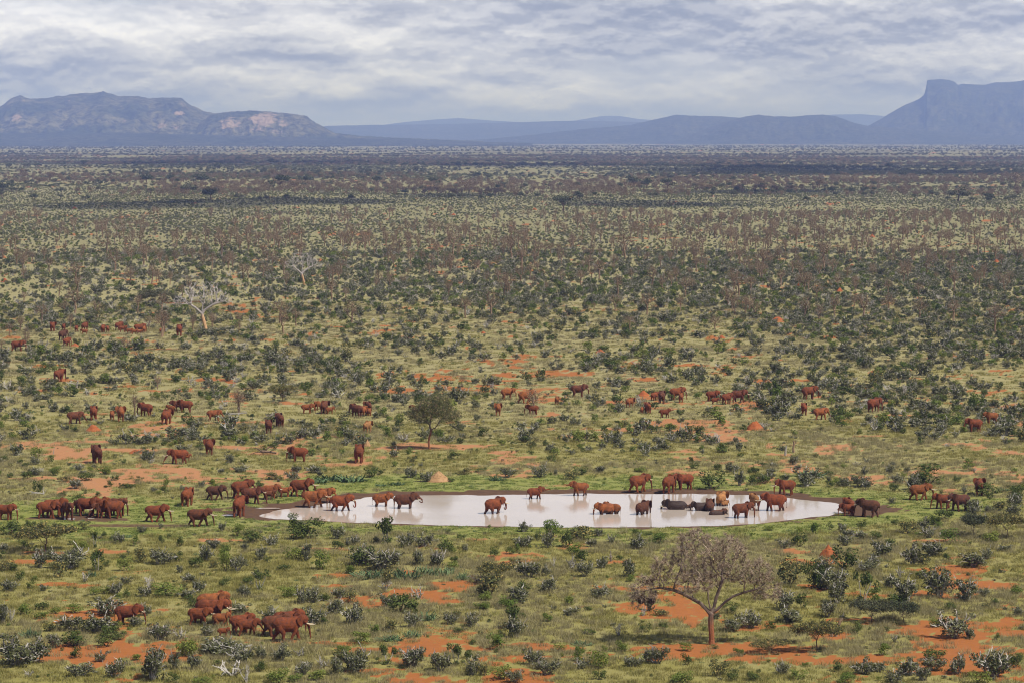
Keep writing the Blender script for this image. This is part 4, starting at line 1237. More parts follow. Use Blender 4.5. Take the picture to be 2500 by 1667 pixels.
def tree_mesh(pos, par, w, nch, rtip, expo, split, mats_trunk, mats_crown, rng, twigs, seg=6, rmax=9.0, flare=1.0, extra=None, twig_mi=0):
    """trunk and limbs in one mesh, thin branches, twigs and leaves in the other"""
    n = len(pos)
    r = np.minimum(rtip * np.maximum(w, 1) ** expo, rmax)
    r[0] *= flare
    main = {}
    for i in range(1, n):
        p = par[i]
        if p not in main or w[i] > w[main[p]]: main[p] = i
    tr, cr = Soup(), Soup()
    heads = [0] + [i for i in range(1, n) if main.get(par[i]) != i]
    for h in heads:
        chain = [h] if h == 0 else [par[h], h]
        while chain[-1] in main: chain.append(main[chain[-1]])
        if len(chain) < 2: continue
        rr = [r[c] for c in chain]
        if h: rr[0] = min(rr[0], rr[1] * 1.15)
        cut = next((k for k, q in enumerate(rr) if q < split), len(rr) - 1)
        for soup, a, b in ((tr, 0, cut), (cr, cut, len(chain) - 1)):
            if b - a < 1: continue
            sg = seg if soup is tr else 3
            o = len(soup.V)
            pts = [pos[c] for c in chain[a:b + 1]]
            for i, p in enumerate(pts):
                t = pts[min(i + 1, len(pts) - 1)] - pts[max(i - 1, 0)]
                t = t / (np.linalg.norm(t) + 1e-9)
                u = np.cross(t, (0.31, 0.72, 0.2)); u /= np.linalg.norm(u) + 1e-9
                v = np.cross(t, u)
                for k in range(sg):
                    an = 6.2832 * k / sg
                    soup.V.append((p + rr[a + i] * (u * math.cos(an) + v * math.sin(an))).tolist())
            for i in range(len(pts) - 1):
                for k in range(sg):
                    q, e = o + i * sg + k, o + i * sg + (k + 1) % sg
                    soup.F.append((q, e, e + sg, q + sg)); soup.M.append(0)
    # twigs: slivers that fan out from the thin branches
    cnt, ln, wd, upb = twigs
    thin = [i for i in range(1, n) if r[i] < split * 0.55]
    if thin and cnt:
        idx = rng.choice(thin, cnt)
        base = pos[idx]
        dirv = pos[idx] - pos[par[idx]]
        dirv /= np.linalg.norm(dirv, axis=1)[:, None] + 1e-9
        dirv = dirv + rng.normal(size=(cnt, 3)) * 0.75
        dirv[:, 2] += upb
        dirv /= np.linalg.norm(dirv, axis=1)[:, None]
        L = ln * rng.uniform(.5, 1.4, (cnt, 1))
        sd_ = np.cross(dirv, rng.normal(size=(cnt, 3)))
        sd_ /= np.linalg.norm(sd_, axis=1)[:, None]
        P = np.stack([base + sd_ * wd, base - sd_ * wd, base + dirv * L], 1)
        cr.tri(P.reshape(-1, 3), twig_mi)
    if extra: extra(cr, pos, par, r, rng)
    return tr.mesh('trunk', mats_trunk), cr.mesh('crown', mats_crown)


def crown_points(rng, n, lobes):
    out = []
    tot = sum((l[3] * l[4] * l[5]) ** .7 for l in lobes)
    for cx, cy_, cz, rx, ry, rz in lobes:
        m = max(4, int(n * (rx * ry * rz) ** .7 / tot))
        d = rng.normal(size=(m, 3)); d /= np.linalg.norm(d, axis=1)[:, None]
        d *= rng.uniform(0.25, 1, (m, 1)) ** 0.5
        out.append(np.array([cx, cy_, cz]) + d * np.array([rx, ry, rz]))
    return np.concatenate(out)


def leaf_extra(count, size, mi, region=None, spread=0.35):
    def f(cr, pos, par, r, rng):
        thin = np.where(r < np.percentile(r, 75))[0]
        if region is not None: thin = np.array([i for i in thin if region(pos[i])])
        if not len(thin): return
        c = pos[rng.choice(thin, count)] + rng.normal(size=(count, 3)) * spread
        cr.tri(leaf_tris(rng, c, size, None, flat=0.5), mi)
    return f


def both(*fs):
    def f(*a):
        for g in fs: g(*a)
    return f


# big bare acacia in the right foreground: 12 m high, 16 m wide, trunk stained red
rng = np.random.default_rng(5)
lobes = [(-1.6, 0, 9.7, 2.4, 2.2, 2.3), (1.7, .3, 9.1, 2.0, 2.0, 2.0), (-4.3, .2, 7.5, 2.2, 2.0, 1.5), (-6.6, -.2, 5.7, 1.7, 1.5, 1.5), (-7.6, 0, 4.6, .9, .9, .9), (4.2, -.3, 7.3, 2.2, 2.0, 1.6), (.2, 1.2, 7.0, 2.6, 2.4, 1.3), (-1.9, -1.4, 6.6, 2.2, 1.8, 1.2), (5.6, .2, 5.4, 1.6, 1.5, 1.0)]
att = crown_points(rng, 1700, lobes)
trk = [(0, 0, -.2), (.03, 0, .5), (.0, .02, 1.1), (-.06, .0, 1.8), (-.08, .0, 2.5), (-.06, 0, 3.1)]
g = grow(att, trk, .38, .52, 9.0, 110, 5, [(5, [(-.55, 0, 3.6), (-1.1, 0, 4.15), (-1.9, .1, 4.6), (-2.8, .1, 5.1), (-3.8, 0, 5.5), (-4.8, -.1, 5.7)]), (5, [(-.15, -.2, 3.7), (-.35, -.3, 4.5), (-.4, -.3, 5.4)]),
     (5, [(.25, .1, 3.8), (.45, .1, 4.7), (.8, .1, 5.7), (1.1, .1, 6.6)]), (5, [(.6, -.1, 3.6), (1.3, -.15, 4.3), (2.1, -.2, 4.9), (3.2, -.2, 5.3), (4.3, -.2, 5.6)])])
T_BIG = tree_mesh(*g, .019, .50, .055, [M['trunk_red']], [M['twig_brown'], M['leaf_acacia'], M['fruit']], rng, (24000, .55, .020, .12), 8, .48, 1.35,
                  both(leaf_extra(1500, .07, 1, lambda p: p[0] > 1.5 and p[2] < 8.0), leaf_extra(650, .06, 1), leaf_extra(420, .065, 2)))
# green acacia in the middle, sparse flat green crown on a crooked red trunk
rng = np.random.default_rng(8)
lobes = [(.7, 0, 6.9, 3.2, 2.6, 1.8), (-1.5, .2, 5.7, 2.2, 2.0, 1.3), (3.3, 0, 5.6, 2.0, 1.7, 1.1), (1.6, 0, 8.1, 1.8, 1.6, .9)]
att = crown_points(rng, 800, lobes)
trk = [(0, 0, -.2), (-.10, 0, .6), (-.18, 0, 1.3), (-.05, 0, 2.0), (.15, 0, 2.6), (.25, 0, 3.2)]
g = grow(att, trk, .42, .75, 6.0, 80, 8)
T_GREEN = tree_mesh(*g, .022, .48, .05, [M['trunk_mid']], [M['twig_brown'], M['leaf_acacia']], rng, (3600, .42, .020, .2), 7, .30, 1.3, both(leaf_extra(15000, .085, 1, None, .42)))
# pale leafless giant with an umbrella of white branches
T_WHITE = []
for sdv in (3, 4):
    rng = np.random.default_rng(sdv)
    lobes = [(0, 0, 9.6, 5.2, 4.6, 2.6), (-4.6, 0, 7.6, 3.2, 3.0, 1.7), (4.2, .5, 8.0, 3.4, 3.0, 1.7), (6.4, 0, 6.9, 1.6, 1.6, .9), (-6.0, 0, 6.5, 1.6, 1.6, .9)]
    att = crown_points(rng, 1300, lobes)
    trk = [(.7, 0, -.2), (.5, 0, 1.0), (.2, 0, 2.2), (-.1, 0, 3.2), (-.25, 0, 4.0)]
    g = grow(att, trk, .5, .68, 9.0, 90, sdv, [(4, [(-.9, 0, 4.6), (-1.8, 0, 5.4), (-3.0, 0, 6.2)]), (4, [(.3, 0, 4.8), (1.2, 0, 5.5), (2.4, .1, 6.2), (3.8, .1, 6.7)]), (4, [(-.2, .2, 5.0), (-.1, .2, 6.2)])])
    T_WHITE.append(tree_mesh(*g, .036, .47, .060, [M['trunk_white']], [M['bark_white'], M['twig_grey']], rng, (8500, .75, .036, .35), 7, .55, 1.2, None, 1))
# flat topped umbrella acacias, low and wide
T_UMB = []
for sdv, lf in ((21, 'leaf_olive'), (22, 'leaf_far'), (23, 'leaf_olive')):
    rng = np.random.default_rng(sdv)
    lobes = [(0, 0, 2.5, 2.6, 2.3, .55), (-1.6, 0, 2.2, 1.6, 1.5, .45), (1.7, 0, 2.25, 1.6, 1.5, .45)]
    att = crown_points(rng, 330, lobes)
    trk = [(0, 0, -.1), (0, 0, .2), (.05, 0, .5), (.05, 0, .8)]
    g = grow(att, trk, .26, .45, 5.0, 60, sdv)
    T_UMB.append(tree_mesh(*g, .010, .50, .022, [M['bark_brown']], [M['twig_brown'], M[lf]], rng, (900, .25, .008, .1), 5, .14, 1.3, leaf_extra(6500, .075, 1, None, .18)))
# brown bare trees of the plain: several stems fanning out like a vase
T_BARE = []
for sdv in range(8):
    rng = np.random.default_rng(300 + sdv)
    wd = rng.uniform(1.3, 2.1)
    lobes = [(rng.uniform(-.4, .4), 0, 4.4, wd, wd * .9, 1.35), (-wd * .7, .2, 3.6, wd * .6, wd * .6, 1.0), (wd * .7, -.2, 3.6, wd * .6, wd * .6, 1.0)]
    att = crown_points(rng, 170, lobes)
    lean = rng.uniform(-.12, .12)
    trk = [(0, 0, -.1), (lean, 0, .5), (lean * 2, 0, 1.0), (lean * 2.4, 0, 1.5)]
    g = grow(att, trk, .34, .5, 5.0, 60, 300 + sdv)
    T_BARE.append(tree_mesh(*g, .048, .46, .050, [M['bark_rust']], [M['bark_rust'], M['leaf_rust']], rng, (1000, .42, .036, .15), 5, .34, 1.3, leaf_extra(700, .09, 1, None, .34), 1))
# leafy far trees, one mesh each
T_FAR = []
for sdv in range(5):
    rng = np.random.default_rng(400 + sdv)
    so = Soup()
    so.limb([(0, 0, -.1), (.1, 0, 1.2), (.0, 0, 2.6)], .28, .16, 0, 5)
    for k in range(8):
        an = rng.uniform(0, 6.28); rr = rng.uniform(.3, 2.6)
        c = np.array([rr * math.cos(an), rr * math.sin(an), rng.uniform(3.0, 4.9) - .32 * rr])
        so.limb([(0, 0, 2.0), c * .5 + np.array([0, 0, 1.2]), c], .12, .05, 0, 3)
        P, d = lobe_points(rng, 110, c, (1.35, 1.35, .85))
        so.tri(leaf_tris(rng, P, .22, d), 1)
    T_FAR.append(so.mesh('far_tree', [M['bark_brown'], M['leaf_far']]))
    T_FAR[-1]['kindname'] = 'leafy'
T_PINK = []
for sdv in range(4):
    rng = np.random.default_rng(450 + sdv)
    so = Soup()
    so.limb([(0, 0, -.1), (.1, 0, 1.0), (.0, 0, 2.0)], .25, .16, 0, 5)
    for k in range(9):
        an = rng.uniform(0, 6.28); rr = rng.uniform(.4, 2.4)
        c = np.array([rr * math.cos(an), rr * math.sin(an), rng.uniform(2.6, 4.6) - .25 * rr])
        so.limb([(0, 0, 1.6), c * .5 + np.array([0, 0, 1.0]), c], .12, .05, 0, 3)
        P, d = lobe_points(rng, 60, c, (1.25, 1.25, .95))
        so.tri(leaf_tris(rng, P, .20, d), 1)
    T_PINK.append(so.mesh('bare_far_tree', [M['bark_rust'], M['leaf_rust']]))

# ------------------------------------------------------------------ placing: landmarks, labels
LM = {}     # landmark name -> (x, y) in the view, used only to word the labels


def zat(x, y):
    return float(ground_z(np.array([x]), np.array([y]))[0])


def place_px(px, py):
    x, y = ground_pt(px, py)
    z = zat(x, y)
    x, y = ground_pt(px, py, z)
    return x, y, zat(x, y)


def tree_thing(name, meshes, px, py, hpx, hmesh, label, cat='tree', group=None, rot=None, wide=1.0):
    x, y, z = place_px(px, py)
    s = hpx / ppm(px, py) / hmesh
    o = bpy.data.objects.new(name, None)
    o.empty_display_size = 0.5
    COL.objects.link(o)
    o.location = (x, y, z); o.scale = (s * wide, s * wide, s)
    o.rotation_euler = (0, 0, random.uniform(0, 6.28) if rot is None else rot)
    tag(o, label, cat, group)
    add_obj('trunk', meshes[0], o)
    add_obj('crown', meshes[1], o)
    return o


tree_thing('bare_acacia', T_BIG, 1737, 1572, 300, 12.3, 'large nearly leafless acacia with a red stained trunk, nearest tree at right', rot=0.0)
tree_thing('green_acacia', T_GREEN, 1049, 1097, 140, 9.2, 'lone green acacia with a leaning crooked trunk above the pond', rot=0.0)
tree_thing('white_tree', T_WHITE[0], 496, 806, 124, 12.4, 'large white leafless tree with orange base at left', group='white leafless trees', rot=0.0, wide=0.98)
tree_thing('white_tree', T_WHITE[1], 739, 697, 86, 12.4, 'smaller white leafless tree farther back from the large one', group='white leafless trees', rot=0.3, wide=0.95)
UMB = [(112, 1345, 62, 2.9, 1.45, 0, 'flat topped olive umbrella acacia at the left below the shore herd'), (2376, 1308, 52, 2.9, 0.9, 1, 'grey green umbrella acacia at the right below the trio of elephants'),
       (2458, 1314, 58, 2.9, 0.9, 2, 'rounded olive acacia at the right picture edge below the shore'), (1995, 1590, 72, 2.9, 0.9, 0, 'low spreading acacia right of the big bare acacia on red soil'),
       (2128, 1518, 52, 2.9, 1.25, 1, 'left half of the wide low dark thorn thicket at lower right'), (2205, 1520, 50, 2.9, 1.15, 1, 'right half of the wide low dark thorn thicket at lower right'),
       (1210, 1420, 44, 2.9, 1.5, 0, 'brown green flat thorn tree in the middle of the near scrub'), (1885, 1592, 30, 2.9, 2.1, 2, 'very low wide thorn mat right of the big acacia trunk'),
       (375, 748, 38, 2.9, 1.3, 1, 'dark domed thorn tree left of the large white tree'), (690, 980, 40, 2.9, 1.0, 2, 'feathery olive thorn tree behind the grey shrubs left of centre')]
for (px, py, h, hm_, wd, v, lab) in UMB:
    tree_thing('umbrella_acacia', T_UMB[v], px, py, h, hm_, lab, group='umbrella thorn trees', wide=wd)
LM.update({'the big bare acacia': (1737, 1572), 'the green acacia': (1049, 1097), 'the large white tree': (496, 806), 'the smaller white tree': (739, 697), 'the left umbrella acacia': (112, 1345),
           'the low right thorn thicket': (2165, 1520), 'the brown flat thorn tree': (1210, 1420), 'the lone walking elephant': (318, 1525), 'the tusked herd leader': (712, 1564), 'the tiny calf': (549, 1553),
           'the foreground herd': (510, 1470), 'the two right edge acacias': (2420, 1310), 'the large tan termite mound': (1070, 1173), 'the red mound at right': (2022, 1358), 'the left shore herd': (210, 1266),
           'the muddy left corner': (640, 1262), 'the drinking tusker': (1211, 1288), 'the right pond tip': (2060, 1262), 'the wallowing elephants': (1690, 1290), 'the right shore trio': (2300, 1245),
           'the leaning red stump': (2040, 1553), 'the bull in the pond': (1886, 1288), 'the far bank pair': (1650, 1200), 'the trunk spraying youngster': (1308, 1200), 'the dark elephant on red ground': (236, 1130),
           'the left profile elephant': (725, 1127), 'the elephant by the orange mound': (877, 1128), 'the close foursome': (885, 1015), 'the busy elephant group': (785, 1008), 'the small elephant trio': (432, 1006), 'the mother and orange calf': (285, 1027),
           'the orange browser': (2006, 1024), 'the solitary grass elephant': (2137, 1005), 'the two far right elephants': (2395, 1045), 'the row of large tuskers': (1778, 985), 'the upcurved tusker': (1658, 978),
           'the brown tusked elephant': (1416, 969), 'the dead forked tree': (1297, 1012), 'the dark eared elephant': (147, 931), 'the distant elephant file': (320, 813), 'the far left herd': (160, 832),
           'the succulent patch': (1000, 1405), 'the tusked mother': (440, 1130), 'the elephant on tan sand': (511, 1109), 'the bottom left corner': (0, 1667), 'the bottom right corner': (2500, 1667), 'the bottom middle edge': (1250, 1667),
           'the orange rimmed clearing': (1640, 998), 'the tan clearing': (1140, 1090), 'the red clearing at right': (1770, 1072), 'the shore bush on the far bank': (1740, 1185), 'the left picture edge': (0, 1150), 'the right picture edge': (2500, 1150)})
ORD = ['', 'second ', 'third ', 'fourth ', 'fifth ', 'sixth ', 'seventh ', 'eighth ', 'ninth ', 'tenth ', 'eleventh ', 'twelfth ', 'thirteenth ', 'fourteenth ', 'fifteenth ', 'sixteenth ', 'seventeenth ', 'eighteenth ', 'nineteenth ', 'twentieth ']
TENS = ['twenty ', 'thirty ', 'forty ', 'fifty ', 'sixty ', 'seventy ']
ORD += [t + ('first ', 'second ', 'third ', 'fourth ', 'fifth ', 'sixth ', 'seventh ', 'eighth ', 'ninth ')[k] for t in TENS for k in range(9)]
LM.update({'the dark red mound': (1842, 1046), 'the red mound by the herd': (1570, 966), 'the mound under the twigs': (228, 1052), 'the small far red mound': (183, 846), 'the left red mound': (195, 732), 'the dark far mound': (1898, 782), 'the red mound by a bush': (1760, 826),
           'the right far mound': (2370, 657), 'the middle red mound': (1225, 730), 'the upper red mound': (1222, 669), 'the paired red mounds': (2080, 652), 'the lower middle red mound': (1465, 860), 'the leftmost red mound': (12, 688), 'the far right red clearing': (2470, 990), 'the upper red clearing': (980, 955)})
LM.update({'the big forked right tree': (2430, 814), 'the tall central bare tree': (1198, 779), 'the lone brown vase tree': (1745, 814), 'the bushy brown right tree': (2327, 788), 'the red trunked bare tree': (856, 801), 'the left vase tree': (684, 789),
           'the spreading bare tree': (1137, 777), 'the dark forked right tree': (1962, 719), 'the dense brown mid tree': (1273, 665), 'the uppermost right elephant': (1979, 974), 'the green bush row at right': (2250, 900), 'the young tail lifting elephant': (1626, 1019), 'the orange rumped elephant': (1287, 984)})
LM.pop('the green bush row at right')
LMN = list(LM); LMP = np.array([LM[k] for k in LMN], float)
PENDING = []        # (object, phrase, px, py) waiting for a label


def lm_of(px, py, phrase, used):
    """nearest landmark and side, with how many of the same phrase stand nearer"""
    d = np.hypot((LMP[:, 0] - px), (LMP[:, 1] - py) * 2.2)
    for j in np.argsort(d):
        ddx, ddy = px - LMP[j, 0], (py - LMP[j, 1]) * 2.2
        if abs(ddx) > abs(ddy): side = 'left of' if ddx < 0 else 'right of'
        else: side = 'below' if ddy > 0 else 'above'
        if LMN[j].endswith('edge') or LMN[j].endswith('corner'): side = 'from'
        return j, side, d[j]


def settle_labels():
    bins = {}
    for o, phrase, px, py in PENDING:
        j, side, d = lm_of(px, py, phrase, bins)
        bins.setdefault((phrase, j, side), []).append((d, o))
    for (phrase, j, side), lst in bins.items():
        lst.sort(key=lambda t: t[0])
        for k, (d, o) in enumerate(lst):
            o_ = ORD[k] if k < len(ORD) else None
            where = LMN[j] if side == 'from' else side + ' ' + LMN[j]
            if side == 'from':
                w = phrase + ', ' + (o_ or 'far among those ') + 'nearest ' + LMN[j]
            else:
                w = phrase + ', ' + (o_ if o_ is not None else 'further ') + ('nearest ' if o_ is not None else '') + where
            o['label'] = w


PHRASE = {'grey_shrub': 'grey twigged shrub', 'green_bush': 'fresh green leafy bush', 'dark_bush': 'dark dense bush', 'dead_shrub': 'whitish dead shrub', 'succulent_clump': 'blue green succulent clump',
          'stemmed_shrub': 'shrub on pale bare stems', 'olive_bush': 'olive brown bush'}
COUNT = {k: 0 for k in KINDS}
LIMIT = 295


def shrub_thing(kind, x, y, z, w, h, parts, small=None):
    v = random.randrange(NVAR)
    rot = random.uniform(0, 6.28)
    if parts:
        o = bpy.data.objects.new(kind, None)
        o.empty_display_size = 0.3
        COL.objects.link(o)
        fo, br = SHRUB[kind][v]
        add_obj('foliage', fo, o)
        if br is not None: add_obj('branches', br, o)
    else:
        o = add_obj(kind, SHRUB1[kind][v])
    o.location = (x, y, z)
    o.rotation_euler = (random.uniform(-.08, .08), random.uniform(-.12, .12), rot)
    o.scale = (w * random.uniform(.85, 1.15), w * random.uniform(.85, 1.15), h)
    tag(o, None, 'shrub' if 'shrub' in kind else 'bush' if 'bush' in kind else 'plant', {'grey_shrub': 'grey twigged shrubs', 'green_bush': 'green leafy bushes', 'dark_bush': 'dark dense bushes', 'dead_shrub': 'whitish dead shrubs',
        'succulent_clump': 'succulent clumps', 'stemmed_shrub': 'shrubs on bare stems', 'olive_bush': 'olive brown bushes'}[kind])
    px, py = to_px(x, y, z)
    ratio = h / max(w, .01)
    adj = 'tall ' if ratio > 1.25 else 'low wide ' if ratio < .62 else ''
    PENDING.append((o, (adj + PHRASE[kind]).strip(), float(px), float(py)))
    COUNT[kind] += 1
    return o


D, G, K, W_, S_, T_, O_ = 'grey_shrub', 'green_bush', 'dark_bush', 'dead_shrub', 'succulent_clump', 'stemmed_shrub', 'olive_bush'
